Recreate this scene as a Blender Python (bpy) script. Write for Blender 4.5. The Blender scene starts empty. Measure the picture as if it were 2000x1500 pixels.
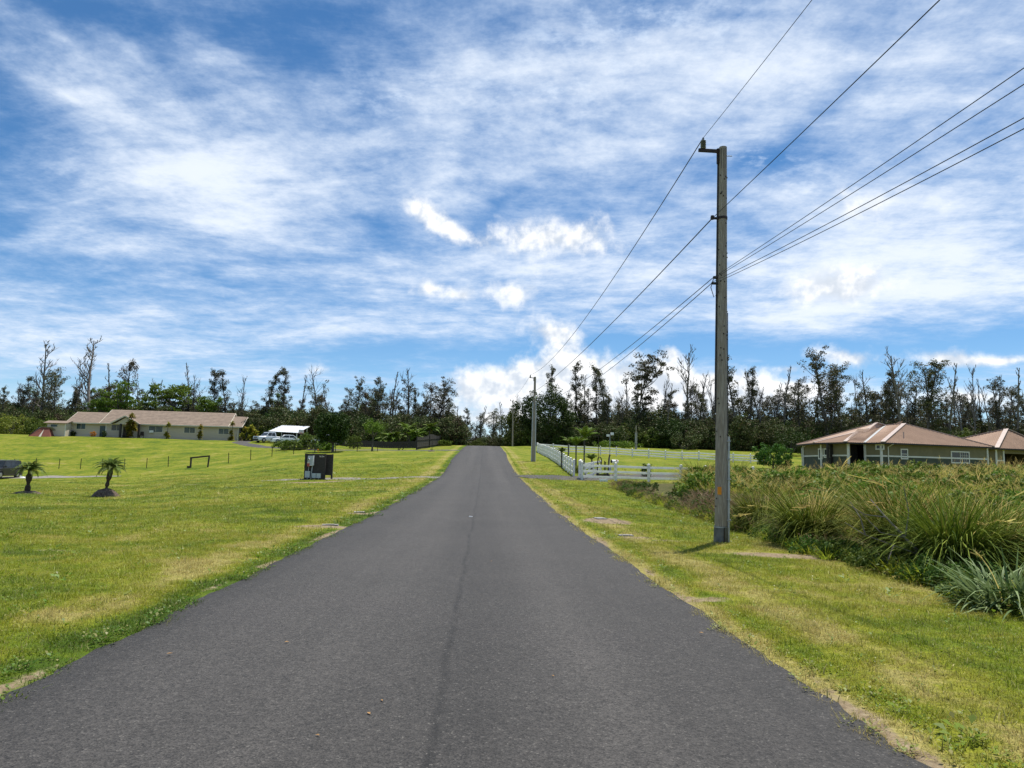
import bpy, math, random
import numpy as np
from mathutils import Vector, Matrix
R = math.radians
random.seed(7); RNG = np.random.default_rng(7)
scene = bpy.context.scene
COL = scene.collection

# ------------------------------------------------------------------ camera
CAM_H, PITCH, ROLL, FPX = 1.65, R(6.35), R(1.2), 1389.0
_f = Vector((0, math.cos(PITCH), math.sin(PITCH))); _u0 = Vector((0, -math.sin(PITCH), math.cos(PITCH))); _r0 = Vector((1, 0, 0))
_r = _r0 * math.cos(ROLL) + _u0 * math.sin(ROLL); _u = -_r0 * math.sin(ROLL) + _u0 * math.cos(ROLL)
cam_d = bpy.data.cameras.new('camera'); cam = bpy.data.objects.new('camera', cam_d); COL.objects.link(cam)
cam_d.sensor_width = 36.0; cam_d.lens = FPX / 2000 * 36; cam_d.clip_start = 0.05; cam_d.clip_end = 6000
cam.matrix_world = Matrix(((_r.x, _u.x, -_f.x, 0), (_r.y, _u.y, -_f.y, 0), (_r.z, _u.z, -_f.z, CAM_H), (0, 0, 0, 1)))
scene.camera = cam
CAMP = Vector((0, 0, CAM_H))
def ray(x, y): return _f + _r * ((x - 1000) / FPX) - _u * ((y - 750) / FPX)
def atY(x, y, Y): d = ray(x, y); return CAMP + d * (Y / d.y)
def onz(x, y, z): d = ray(x, y); return CAMP + d * ((z - CAM_H) / d.z)

# ------------------------------------------------------------------ sun, sky, exposure
SUN_EL, SUN_AZ = R(72), R(34)
sd = Vector((math.sin(SUN_AZ) * math.cos(SUN_EL), math.cos(SUN_AZ) * math.cos(SUN_EL), math.sin(SUN_EL)))
ld = bpy.data.lights.new('sun', 'SUN'); ld.energy = 4.8; ld.angle = R(0.53); ld.color = (1.0, 0.955, 0.88)
lo = bpy.data.objects.new('sun', ld); COL.objects.link(lo); lo.rotation_euler = (-sd).to_track_quat('-Z', 'Y').to_euler()
lo.location = sd * 200
scene.view_settings.view_transform = 'Standard'; scene.view_settings.look = 'None'
scene.view_settings.exposure = 0.5; scene.view_settings.gamma = 1.0; scene.view_settings.use_curve_mapping = False
scene.cycles.use_denoising = True
scene.cycles.max_bounces = 6; scene.cycles.diffuse_bounces = 2; scene.cycles.transparent_max_bounces = 6
scene.cycles.transmission_bounces = 3; scene.cycles.caustics_reflective = False; scene.cycles.caustics_refractive = False

class NB:
    """tiny node-graph builder"""
    def __init__(s, nt): s.nt = nt
    def n(s, t, **kw):
        o = s.nt.nodes.new(t)
        for k, v in kw.items(): setattr(o, k, v)
        return o
    def put(s, sock, v):
        if isinstance(v, bpy.types.NodeSocket): s.nt.links.new(v, sock)
        else: sock.default_value = v
    def m(s, op, a, b=None, c=None, clamp=False):
        o = s.n('ShaderNodeMath', operation=op, use_clamp=clamp)
        for i, v in enumerate((a, b, c)):
            if v is not None: s.put(o.inputs[i], v)
        return o.outputs[0]
    def vm(s, op, a, b=None, out=0):
        o = s.n('ShaderNodeVectorMath', operation=op); s.put(o.inputs[0], a)
        if b is not None: s.put(o.inputs[1], b)
        return o.outputs[out]
    def noise(s, vec, scale, detail=3, rough=.5, dist=0.0, color=False, dims='3D'):
        o = s.n('ShaderNodeTexNoise', noise_dimensions=dims); s.put(o.inputs['Vector'], vec)
        for k, v in (('Scale', scale), ('Detail', detail), ('Roughness', rough), ('Distortion', dist)): s.put(o.inputs[k], v)
        return o.outputs['Color' if color else 0]
    def mr(s, v, a, b, c=0.0, d=1.0, t='SMOOTHSTEP'):
        o = s.n('ShaderNodeMapRange', interpolation_type=t, clamp=True) if t == 'LINEAR' else s.n('ShaderNodeMapRange', interpolation_type=t)
        s.put(o.inputs['Value'], v)
        for k, x in (('From Min', a), ('From Max', b), ('To Min', c), ('To Max', d)): s.put(o.inputs[k], x)
        return o.outputs[0]
    def mix(s, f, a, b, mode='MIX'):
        o = s.n('ShaderNodeMix', data_type='RGBA', blend_type=mode); s.put(o.inputs[0], f)
        for i, v in ((6, a), (7, b)):
            if isinstance(v, tuple) and len(v) == 3: v = (*v, 1)
            s.put(o.inputs[i], v)
        return o.outputs[2]
    def ramp(s, v, stops):
        o = s.n('ShaderNodeValToRGB'); e = o.color_ramp.elements
        while len(e) < len(stops): e.new(.5)
        for i, (p, c) in enumerate(stops): e[i].position = p; e[i].color = (*c, 1)
        s.put(o.inputs[0], v); return o.outputs[0]
    def xyz(s, v):
        o = s.n('ShaderNodeSeparateXYZ'); s.put(o.inputs[0], v); return o.outputs
    def comb(s, x, y, z):
        o = s.n('ShaderNodeCombineXYZ')
        for i, v in enumerate((x, y, z)): s.put(o.inputs[i], v)
        return o.outputs[0]

world = bpy.data.worlds.new('World'); scene.world = world; world.use_nodes = True
def build_sky():
    nt = world.node_tree; nt.nodes.clear(); B = NB(nt)
    out = B.n('ShaderNodeOutputWorld'); bg = B.n('ShaderNodeBackground'); nt.links.new(bg.outputs[0], out.inputs[0])
    SK = 0.095
    bg.inputs[1].default_value = SK
    sky = B.n('ShaderNodeTexSky', sky_type='NISHITA', sun_disc=False)
    sky.sun_elevation = SUN_EL; sky.sun_rotation = SUN_AZ; sky.altitude = 1800; sky.air_density = 1.0; sky.dust_density = 0.0; sky.ozone_density = 3.0
    hs = B.n('ShaderNodeHueSaturation'); hs.inputs['Saturation'].default_value = 1.2; hs.inputs['Hue'].default_value = .497; hs.inputs['Value'].default_value = 0.96
    nt.links.new(sky.outputs[0], hs.inputs['Color']); base = hs.outputs[0]
    tc = B.n('ShaderNodeTexCoord'); d = tc.outputs['Generated']
    x, y, z = B.xyz(d)
    az = B.m('ARCTAN2', x, y); el = B.m('ARCSINE', z)
    # high cloud sheet: the direction meets a flat layer overhead, streaks lie in that layer
    zz = B.m('MAXIMUM', B.m('ADD', z, 0.10), 0.06)
    px = B.m('DIVIDE', x, zz); py = B.m('DIVIDE', y, zz)
    sheet = B.comb(px, py, 0.0)
    warp = B.vm('SCALE', B.vm('SUBTRACT', B.noise(sheet, 0.9, 2, .55, color=True), (.5, .5, .5))); warp.node.inputs[3].default_value = 0.75
    sw = B.vm('ADD', sheet, warp)
    def streak(ang, sx, sy, det, rough, off):
        mp = B.n('ShaderNodeMapping'); B.put(mp.inputs[0], sw)
        mp.inputs['Rotation'].default_value = (0, 0, R(ang)); mp.inputs['Scale'].default_value = (sx, sy, 1); mp.inputs['Location'].default_value = (off, off * .7, off)
        return B.noise(mp.outputs[0], 1.0, det, rough)
    n1 = streak(35, 1.0, 1.9, 7, .66, 3.1)
    n2 = streak(62, 1.4, 3.4, 6, .68, 8.2)
    n3 = B.noise(sheet, 6.5, 5, .70)
    fb = B.m('ADD', B.m('ADD', B.m('MULTIPLY', n1, .50), B.m('MULTIPLY', n2, .18)), B.m('MULTIPLY', n3, .32))
    # large-scale cover: soft regions by compass bearing and height above the horizon
    wv = B.noise(B.comb(az, el, 0.0), 5.0, 2, .55, color=True)
    wx, wy, _ = B.xyz(wv)
    azw = B.m('ADD', az, B.m('MULTIPLY', B.m('SUBTRACT', wx, .5), .16)); elw = B.m('ADD', el, B.m('MULTIPLY', B.m('SUBTRACT', wy, .5), .10))
    vw = B.comb(azw, elw, 0.0)
    def blob(cx, cy, a, b, rot, vec):
        v = ray(cx, cy).normalized(); A0 = math.atan2(v.x, v.y); E0 = math.asin(v.z); a = a * 1.9 / FPX / math.cos(E0); b = b * 1.9 / FPX
        mp = B.n('ShaderNodeMapping', vector_type='TEXTURE'); B.put(mp.inputs[0], vec); mp.inputs['Location'].default_value = (A0, E0, 0); mp.inputs['Rotation'].default_value = (0, 0, R(-rot)); mp.inputs['Scale'].default_value = (a, b, 1)
        g = B.n('ShaderNodeTexGradient', gradient_type='QUADRATIC_SPHERE'); B.put(g.inputs[0], mp.outputs[0]); return g.outputs['Fac']
    cirrus = [(420, 330, 290, 120, 12, .34), (480, 440, 150, 70, 8, .22), (140, 160, 170, 24, 12, .30), (430, 95, 75, 28, 5, .26),
              (120, 52, 60, 22, 10, .25), (255, 78, 50, 16, 15, .25), (250, 650, 420, 52, -3, .30), (180, 475, 170, 20, 4, .22),
              (300, 30, 330, 60, 0, -.22), (20, 230, 80, 130, 0, -.30), (70, 420, 140, 50, 0, -.22), (260, 545, 260, 34, -5, -.20),
              (640, 110, 170, 80, 0, -.22), (690, 430, 150, 55, 0, -.26), (1010, 385, 170, 40, -16, -.30), (1530, 270, 150, 36, -35, -.26),
              (1470, 445, 120, 30, 0, -.26), (1800, 675, 650, 30, 0, -.55), (760, 690, 330, 34, 0, -.34), (1200, 690, 200, 34, 0, -.40),
              (1250, 150, 380, 130, 0, .16), (1850, 120, 300, 160, 0, .22), (860, 260, 70, 210, 22, .14), (1180, 300, 330, 60, -24, .20),
              (1720, 490, 400, 130, 0, .34), (1120, 520, 480, 60, 0, .22), (1700, 595, 420, 46, 0, .24), (760, 610, 380, 40, 0, .16),
              (40, 700, 200, 30, 0, -.12)]
    cov = None
    for (cx, cy, a, b, rot, w) in cirrus:
        q = blob(cx, cy, a, b, rot, vw)
        t = B.m('MULTIPLY', q, w) if cov is None else B.m('MULTIPLY_ADD', q, w, cov); cov = t
    dens = B.m('ADD', B.m('MULTIPLY', B.m('SUBTRACT', fb, .5), 2.1), B.m('ADD', cov, .455))
    ci = B.m('MULTIPLY', B.mr(dens, .16, .92), .94)
    mot = B.mr(B.noise(B.vm('ADD', sheet, (4.0, 1.0, 0)), 17.0, 5, .64), .44, .70)          # broken mackerel patch high up
    qm = None
    for (cx, cy, a, b, rot, w) in [(1120, 110, 300, 110, -18, 1.0), (1360, 30, 130, 40, 0, .6), (780, 170, 110, 36, 0, .5), (1700, 200, 60, 20, 0, .8), (1480, 290, 120, 24, 10, .8), (1600, 340, 120, 24, 5, .8)]:
        q = blob(cx, cy, a, b, rot, vw); qm = B.m('MULTIPLY', q, w) if qm is None else B.m('MULTIPLY_ADD', q, w, qm)
    ci = B.m('MULTIPLY_ADD', B.m('MULTIPLY', mot, B.m('MULTIPLY', qm, 1.6, clamp=True)), B.m('MULTIPLY', B.m('SUBTRACT', 1.0, ci), .62), ci)
    # low cumulus
    ca = B.comb(az, el, 0.0)
    cn = B.noise(ca, 21.0, 6, .62)
    cn2 = B.noise(ca, 6.0, 2, .5)
    cumulus = [(835, 418, 62, 30, 30, .95), (905, 462, 60, 20, 20, .55), (1085, 465, 150, 52, 0, .95), (1000, 572, 70, 40, 0, .85), (840, 565, 60, 28, 0, .75), (900, 578, 30, 20, 0, .6),
               (1080, 648, 90, 34, 8, .82), (1635, 562, 130, 48, 0, .95), (945, 760, 105, 52, 0, 1.1), (1115, 735, 105, 60, 0, 1.25), (1210, 765, 200, 56, 0, 1.1),
               (1302, 730, 60, 44, 35, .66), (1658, 700, 58, 24, 12, .98), (1852, 702, 70, 24, 5, .92), (1560, 765, 160, 34, 0, .8), (1420, 770, 120, 40, 0, .85), (1960, 705, 60, 10, 0, .7), (1900, 775, 120, 26, 0, .7),
               (625, 722, 55, 22, 0, .62), (1700, 400, 120, 40, 0, .55), (960, 818, 150, 22, 0, .7), (1540, 720, 40, 12, 0, .6), (1310, 690, 30, 14, 30, .55)]
    cc = None
    vc = B.comb(B.m('ADD', az, B.m('MULTIPLY', B.m('SUBTRACT', cn2, .5), .03)), el, 0.0)
    for (cx, cy, a, b, rot, w) in cumulus:
        q = blob(cx, cy, a, b, rot, vc); cc = B.m('MULTIPLY', q, w) if cc is None else B.m('MULTIPLY_ADD', q, w, cc)
    cup = B.noise(B.vm('ADD', ca, (.008, .018, 0.0)), 21.0, 3, .62)
    sh = B.m('SUBTRACT', cn, cup)
    cd = B.m('ADD', B.m('MULTIPLY', cc, 1.15), B.m('MULTIPLY', B.m('SUBTRACT', cn, .5), 1.45))
    cu = B.mr(cd, .24, .88)
    def k(r, g, b_): return (r / SK, g / SK, b_ / SK, 1)
    cic = B.mix(B.mr(dens, .3, 1.0), k(.44, .55, .72), k(.66, .71, .78))
    cuc = B.mix(B.mr(sh, -.16, .12), k(.50, .55, .62), k(.82, .82, .82))
    c = B.mix(ci, base, cic); c = B.mix(B.m('MULTIPLY', cu, .95), c, cuc)
    nt.links.new(c, bg.inputs[0])
build_sky()
world.cycles.sampling_method = 'MANUAL'; world.cycles.sample_map_resolution = 512

# ------------------------------------------------------------------ materials
MATS = {}
def new_mat(name):
    m = bpy.data.materials.new(name); m.use_nodes = True; nt = m.node_tree; nt.nodes.clear(); B = NB(nt)
    out = B.n('ShaderNodeOutputMaterial'); MATS[name] = m
    return m, B, out
def bump(B, h, strength, dist):
    o = B.n('ShaderNodeBump'); o.inputs['Strength'].default_value = strength; o.inputs['Distance'].default_value = dist; B.put(o.inputs['Height'], h); return o.outputs[0]
def pm(name, c1, c2=None, scale=4.0, rough=.6, metal=0.0, bmp=0.0, bd=.01, stretch=(1, 1, 1), spec=.4, detail=4, lo_=.35, hi_=.65, coat=0.0):
    m, B, out = new_mat(name); p = B.n('ShaderNodeBsdfPrincipled'); B.nt.links.new(p.outputs[0], out.inputs[0])
    p.inputs['Roughness'].default_value = rough; p.inputs['Metallic'].default_value = metal; p.inputs['Specular IOR Level'].default_value = spec
    if coat: p.inputs['Coat Weight'].default_value = coat; p.inputs['Coat Roughness'].default_value = .06
    if c2 is None: c2 = tuple(v * .8 for v in c1)
    tc = B.n('ShaderNodeTexCoord'); mp = B.n('ShaderNodeMapping'); B.put(mp.inputs[0], tc.outputs['Object']); mp.inputs['Scale'].default_value = stretch
    f = B.noise(mp.outputs[0], scale, detail, .6)
    B.put(p.inputs['Base Color'], B.mix(B.mr(f, lo_, hi_), c1, c2))
    if bmp: B.put(p.inputs['Normal'], bump(B, f, bmp, bd))
    return m
def foliage(name, c1, c2, trans=.25, rough=.55, c3=None, f3=.1):
    m, B, out = new_mat(name)
    g = B.n('ShaderNodeNewGeometry'); oi = B.n('ShaderNodeObjectInfo')
    col = B.mix(g.outputs['Random Per Island'], c1, c2)
    if c3: col = B.mix(B.mr(B.m('FRACT', B.m('MULTIPLY', g.outputs['Random Per Island'], 17.3)), 1 - f3, 1 - f3 * .8), col, c3)
    hs = B.n('ShaderNodeHueSaturation'); B.put(hs.inputs['Color'], col)
    B.put(hs.inputs['Value'], B.m('MULTIPLY_ADD', oi.outputs['Random'], .5, .75)); B.put(hs.inputs['Hue'], B.m('MULTIPLY_ADD', oi.outputs['Random'], .03, .485))
    p = B.n('ShaderNodeBsdfPrincipled'); p.inputs['Roughness'].default_value = rough; p.inputs['Specular IOR Level'].default_value = .12
    t = B.n('ShaderNodeBsdfTranslucent'); mx = B.n('ShaderNodeMixShader'); mx.inputs[0].default_value = trans
    B.put(p.inputs['Base Color'], hs.outputs[0]); B.put(t.inputs[0], hs.outputs[0])
    B.nt.links.new(p.outputs[0], mx.inputs[1]); B.nt.links.new(t.outputs[0], mx.inputs[2]); B.nt.links.new(mx.outputs[0], out.inputs[0])
    return m
ROAD_PTS = [(-60, 1.8), (0, -.34), (6, -.58), (17, -1.04), (27, -1.36), (51.5, -2.12), (71.8, -3.03), (89, -3.5), (127, -4.85), (200, -7.4), (1000, -36)]
def lawn_color(B, pos):
    """mown tropical lawn: green, yellow-green and straw patches, a dry band and a weedy band along the road"""
    x, y, z = B.xyz(pos)
    v2 = B.comb(x, y, 0.0)
    n1 = B.noise(v2, .22, 3, .55, .3); n2 = B.noise(v2, 1.3, 4, .6); n3 = B.noise(v2, 8.0, 3, .6)
    st = B.noise(B.comb(B.m('MULTIPLY', x, .10), B.m('MULTIPLY', y, .9), 0.0), 1.0, 3, .6)       # mowing passes
    v = B.m('ADD', B.m('ADD', B.m('MULTIPLY', n1, .36), B.m('MULTIPLY', n2, .34)), B.m('ADD', B.m('MULTIPLY', n3, .16), B.m('MULTIPLY', st, .14)))
    d = B.m('SUBTRACT', x, B.m('MULTIPLY_ADD', y, -.0365, -.36)); ad = B.m('ABSOLUTE', d)
    lb = B.m('MULTIPLY', B.mr(ad, 3.25, 3.7), B.mr(ad, 4.5, 3.9))
    v = B.m('MULTIPLY_ADD', lb, .085, v)
    ls = B.m('MULTIPLY', B.mr(ad, 3.45, 3.1), B.mr(d, .5, -.5)); v = B.m('MULTIPLY_ADD', ls, -.09, v)
    rs = B.m('MULTIPLY', B.mr(ad, 3.25, 2.95), B.mr(d, -.5, .5)); v = B.m('MULTIPLY_ADD', rs, .16, v)
    rr = B.m('MULTIPLY', B.mr(d, 3.0, 4.0), B.mr(y, 22, 12)); v = B.m('MULTIPLY_ADD', rr, .035, v)
    v = B.m('MULTIPLY_ADD', B.m('SUBTRACT', v, .495), 1.55, .495)
    return B.ramp(v, [(.32, (.062, .112, .008)), (.43, (.130, .182, .010)), (.50, (.205, .240, .015)), (.58, (.272, .270, .028)), (.68, (.40, .335, .11))])
def make_ground_mats():
    m, B, out = new_mat('lawn_ground'); p = B.n('ShaderNodeBsdfPrincipled'); B.nt.links.new(p.outputs[0], out.inputs[0])
    p.inputs['Roughness'].default_value = .95; p.inputs['Specular IOR Level'].default_value = .1
    g = B.n('ShaderNodeNewGeometry'); pos = g.outputs['Position']
    col = lawn_color(B, pos)
    f = B.noise(pos, 22.0, 4, .7)
    f2 = B.noise(pos, 2.6, 5, .7); f3 = B.noise(pos, .9, 5, .72)
    col = B.mix(B.mr(f, .30, .75), B.mix(.65, col, (.03, .045, .006)), B.mix(.12, col, (.03, .045, .006)))  # ground colour darkened in place of the shade tufts cast on themselves
    col = B.mix(B.m('MULTIPLY', B.mr(f2, .52, .72), .4), col, B.mix(.5, col, (.26, .27, .035)))
    col = B.mix(B.m('MULTIPLY', B.mr(f3, .50, .66), .5), col, B.mix(.6, col, (.05, .075, .008)))
    at = B.n('ShaderNodeAttribute', attribute_name='soil', attribute_type='GEOMETRY'); s = at.outputs['Fac']
    sm = B.mr(B.m('ADD', B.m('MULTIPLY', s, 1.2), B.m('MULTIPLY', B.m('SUBTRACT', B.noise(pos, 5.0, 5, .7), .5), .9)), .36, .62)
    soil = B.ramp(B.noise(pos, 9.0, 5, .7), [(.3, (.11, .08, .05)), (.5, (.21, .16, .10)), (.7, (.32, .26, .17))])
    col = B.mix(sm, col, soil)
    at2 = B.n('ShaderNodeAttribute', attribute_name='wild', attribute_type='GEOMETRY')
    col = B.mix(at2.outputs['Fac'], col, B.mix(B.mr(f2, .35, .65), (.045, .055, .015), (.10, .085, .035)))
    B.put(p.inputs['Base Color'], col)
    B.put(p.inputs['Normal'], bump(B, B.m('ADD', f, B.m('MULTIPLY', f2, 2.0)), .55, .05))
    # grass blades, coloured by where they stand
    for nm, dr in (('grass_blade', 0), ('weed_leaf', 1)):
        m, B, out = new_mat(nm); oi = B.n('ShaderNodeObjectInfo'); g = B.n('ShaderNodeNewGeometry')
        col = lawn_color(B, oi.outputs['Location'])
        if dr: col = B.mix(.6, col, (.085, .17, .018))
        ri = g.outputs['Random Per Island']
        hs = B.n('ShaderNodeHueSaturation'); B.put(hs.inputs['Color'], B.mix(B.mr(ri, .80, .86), col, B.mix(.45, col, (.46, .38, .16))))
        B.put(hs.inputs['Value'], B.m('MULTIPLY_ADD', B.m('FRACT', B.m('MULTIPLY', ri, 7.7)), .7, .72)); B.put(hs.inputs['Hue'], B.m('MULTIPLY_ADD', oi.outputs['Random'], .03, .485))
        p = B.n('ShaderNodeBsdfPrincipled'); p.inputs['Roughness'].default_value = .5; p.inputs['Specular IOR Level'].default_value = .25
        t = B.n('ShaderNodeBsdfTranslucent'); mx = B.n('ShaderNodeMixShader'); mx.inputs[0].default_value = .35
        B.put(p.inputs['Base Color'], hs.outputs[0]); B.put(t.inputs[0], hs.outputs[0])
        B.nt.links.new(p.outputs[0], mx.inputs[1]); B.nt.links.new(t.outputs[0], mx.inputs[2]); B.nt.links.new(mx.outputs[0], out.inputs[0])
    # asphalt
    for nm, base, tint in (('asphalt', .032, 1.0), ('drive_asphalt', .055, 1.0)):
        m, B, out = new_mat(nm); p = B.n('ShaderNodeBsdfPrincipled'); B.nt.links.new(p.outputs[0], out.inputs[0])
        p.inputs['Specular IOR Level'].default_value = .35
        g = B.n('ShaderNodeNewGeometry'); pos = g.outputs['Position']; x, y, z = B.xyz(pos)
        v = B.n('ShaderNodeTexVoronoi'); B.put(v.inputs['Vector'], pos); v.inputs['Scale'].default_value = 95
        v2 = B.n('ShaderNodeTexVoronoi'); B.put(v2.inputs['Vector'], pos); v2.inputs['Scale'].default_value = 38
        vc = B.xyz(v.outputs['Color'])[0]; vc2 = B.xyz(v2.outputs['Color'])[0]
        big = B.noise(pos, .45, 4, .6); mid = B.noise(pos, 3.0, 4, .65)
        d = B.m('SUBTRACT', x, B.m('MULTIPLY_ADD', y, -.0365, -.36))
        lanes = B.noise(B.comb(B.m('MULTIPLY', d, 1.3), B.m('MULTIPLY', y, .03), 0.0), 1.0, 3, .5)
        seam = B.m('ABSOLUTE', B.m('SUBTRACT', d, B.m('MULTIPLY_ADD', B.noise(B.comb(0.0, y, 0.0), .35, 3, .6), .22, -.02)))
        val = B.m('MULTIPLY', B.m('ADD', B.m('MULTIPLY', vc, 1.05), B.m('MULTIPLY_ADD', vc2, .55, .25)), base)
        val = B.m('MULTIPLY', val, B.m('ADD', B.m('MULTIPLY', big, .55), B.m('ADD', B.m('MULTIPLY', mid, .30), B.m('MULTIPLY_ADD', lanes, .95, .10))))
        edge = B.mr(B.m('ABSOLUTE', d), 2.2, 2.9); val = B.m('MULTIPLY', val, B.m('MULTIPLY_ADD', edge, -.22, 1.0))
        if nm == 'asphalt':
            val = B.m('MULTIPLY', val, B.m('MULTIPLY_ADD', B.m('MULTIPLY', B.mr(seam, .055, .0), B.mr(B.noise(pos, 3.0, 3, .6), .3, .6)), -.55, 1.0))
            wt = B.m('ABSOLUTE', B.m('SUBTRACT', B.m('ABSOLUTE', B.m('SUBTRACT', d, .1)), 1.25)); val = B.m('MULTIPLY', val, B.m('MULTIPLY_ADD', B.mr(wt, .75, .1), .16, .95))
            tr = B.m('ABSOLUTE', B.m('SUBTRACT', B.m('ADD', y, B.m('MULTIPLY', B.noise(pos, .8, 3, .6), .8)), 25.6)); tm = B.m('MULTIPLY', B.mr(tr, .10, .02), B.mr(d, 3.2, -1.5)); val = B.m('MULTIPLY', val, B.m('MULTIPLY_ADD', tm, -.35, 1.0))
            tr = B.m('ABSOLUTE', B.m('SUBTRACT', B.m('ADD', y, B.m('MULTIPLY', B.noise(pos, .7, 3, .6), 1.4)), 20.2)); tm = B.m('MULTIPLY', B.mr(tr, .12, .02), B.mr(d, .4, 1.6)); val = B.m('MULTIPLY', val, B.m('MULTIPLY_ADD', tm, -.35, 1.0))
            stn = B.mr(B.noise(pos, 1.1, 5, .7), .60, .75); val = B.m('MULTIPLY', val, B.m('MULTIPLY_ADD', stn, -.16, 1.0))
            side = B.m('MULTIPLY', B.mr(d, .0, .12), B.mr(d, .9, .1)); val = B.m('MULTIPLY', val, B.m('MULTIPLY_ADD', side, -.12, 1.0))
        chip = B.m('MULTIPLY', B.mr(vc, .92, .98), B.mr(vc2, .45, .8))
        col = B.mix(chip, B.comb(B.m('MULTIPLY', val, 1.10), val, B.m('MULTIPLY', val, .90)), (.10, .093, .082))
        B.put(p.inputs['Base Color'], col)
        p.inputs['Roughness'].default_value = .78
        B.put(p.inputs['Normal'], bump(B, B.m('ADD', v.outputs['Distance'], B.m('MULTIPLY', vc2, .4)), .7, .006))
make_ground_mats()
pm('gravel', (.24, .22, .20), (.13, .115, .10), 7, .9, bmp=.8, bd=.04, detail=8)
pm('pole_wood', (.40, .35, .275), (.23, .19, .145), 7, .85, bmp=.8, bd=.015, stretch=(9, 9, .45), detail=8, lo_=.32, hi_=.62)
pm('dark_wood', (.022, .019, .017), (.05, .042, .038), 5, .75, bmp=.4, bd=.01, stretch=(1, 1, 6))
pm('brown_wood', (.085, .055, .038), (.14, .10, .07), 5, .8, bmp=.4, bd=.01, stretch=(3, 3, .6))
pm('bark', (.13, .115, .095), (.055, .047, .04), 3, .9, bmp=.6, bd=.03, stretch=(3, 3, .7))
pm('dead_bark', (.22, .195, .17), (.11, .095, .08), 3, .9, stretch=(3, 3, .7))
pm('palm_bark', (.085, .058, .040), (.035, .024, .018), 14, .95, bmp=1.0, bd=.02, stretch=(1, 1, 2))
pm('galv', (.42, .43, .43), (.30, .31, .31), 9, .45, .75)
pm('grey_paint', (.46, .50, .52), (.40, .44, .46), 4, .5)
pm('pvc_grey', (.50, .51, .50), (.40, .41, .40), 6, .5)
pm('sleeve', (.16, .16, .15), (.09, .09, .085), 6, .6, .2, bmp=.3)
pm('iron', (.02, .018, .017), (.05, .03, .02), 8, .6, .3)
pm('wire', (.012, .012, .013), (.02, .02, .02), 4, .5)
pm('ceramic', (.12, .13, .125), (.20, .21, .20), 4, .2, spec=.6)
pm('white_vinyl', (.86, .86, .83), (.78, .78, .75), 1.5, .4, lo_=.45, hi_=.75)
pm('white_paint', (.78, .78, .76), (.70, .70, .68), 3, .5)
pm('orange', (.80, .30, .01), (.70, .24, .01), 4, .5)
pm('red_tag', (.45, .09, .06), (.36, .07, .05), 9, .5)
pm('tan_wall', (.57, .50, .39), (.52, .455, .355), 1.2, .85, bmp=.2, stretch=(.3, .3, 6))
pm('tan_trim', (.62, .57, .46), (.58, .53, .43), 2, .7)
pm('shingle', (.215, .160, .118), (.165, .122, .09), 1.4, .85, bmp=.25, bd=.03, detail=6)
pm('olive_wall', (.205, .175, .095), (.18, .155, .083), 1.5, .85)
pm('green_wall', (.075, .085, .062), (.06, .07, .05), 1.5, .85)
pm('cream_trim', (.72, .70, .62), (.66, .64, .56), 2, .55)
pm('metal_roof', (.36, .240, .165), (.31, .205, .14), .8, .6, .0, spec=.25, lo_=.3, hi_=.7)
pm('roof_cap', (.44, .34, .275), (.40, .31, .25), 2, .4, spec=.5)
pm('white_roof', (.70, .72, .74), (.58, .60, .62), 1.2, .35, stretch=(6, 1, 1))
pm('glass', (.015, .02, .022), (.03, .036, .04), 1.5, .08, spec=.35)
pm('curtain_glass', (.035, .085, .09), (.015, .03, .033), 3.0, .1, spec=.3, stretch=(5, 1, .4))
pm('shade_black', (.02, .018, .016), (.03, .027, .024), 3, .9)  # near-black: shade of recesses put into the colour; also on dark doors
pm('car_black', (.012, .012, .013), (.016, .016, .017), 2, .35, .0, coat=.35)
pm('car_white', (.78, .79, .80), (.74, .75, .76), 2, .3, coat=.8)
pm('car_silver', (.62, .64, .66), (.58, .60, .62), 2, .3, .3, coat=.8)
pm('rubber', (.015, .015, .015), (.025, .025, .025), 9, .8)
pm('rim', (.45, .46, .47), (.35, .36, .37), 5, .3, .8)
pm('lens', (.75, .76, .75), (.65, .66, .66), 8, .1, spec=.8)
pm('tail_lens', (.35, .01, .01), (.28, .01, .01), 8, .2)
pm('tent_red', (.20, .065, .04), (.15, .05, .035), 3, .8)
pm('tent_grey', (.30, .30, .28), (.22, .22, .21), 3, .8)
pm('mulch', (.075, .048, .035), (.16, .12, .09), 12, .95, bmp=1.0, bd=.05, detail=7)
pm('concrete', (.33, .31, .28), (.22, .205, .18), 4, .9, bmp=.4)
pm('leaf_litter', (.36, .20, .07), (.26, .15, .05), 9, .8)
foliage('ohia_leaf', (.045, .054, .022), (.112, .112, .048), .15, c3=(.17, .13, .08), f3=.18)
foliage('dark_leaf', (.018, .040, .009), (.060, .100, .018), .12)
foliage('under_leaf', (.030, .048, .013), (.090, .108, .030), .15, c3=(.13, .10, .055), f3=.14)
foliage('brown_leaf', (.055, .042, .024), (.10, .075, .042), .12)
foliage('bright_leaf', (.065, .125, .013), (.155, .22, .028), .28)
foliage('yellow_leaf', (.10, .13, .02), (.22, .21, .035), .25)
foliage('midgreen_leaf', (.05, .09, .012), (.13, .16, .028), .22)  # mid-green foliage for shrubs, weeds and some forest trees
foliage('palm_leaf', (.070, .115, .022), (.17, .215, .055), .28)
foliage('areca_leaf', (.07, .13, .014), (.16, .22, .03), .28, c3=(.40, .24, .02), f3=.06)
foliage('ti_leaf', (.13, .145, .02), (.34, .30, .05), .30, c3=(.25, .07, .03), f3=.05)
foliage('orange_leaf', (.55, .26, .02), (.45, .16, .02), .25)
foliage('tall_green', (.13, .19, .010), (.38, .41, .040), .52, .75)
foliage('clump_green', (.040, .072, .008), (.20, .225, .028), .16, .75)
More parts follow.
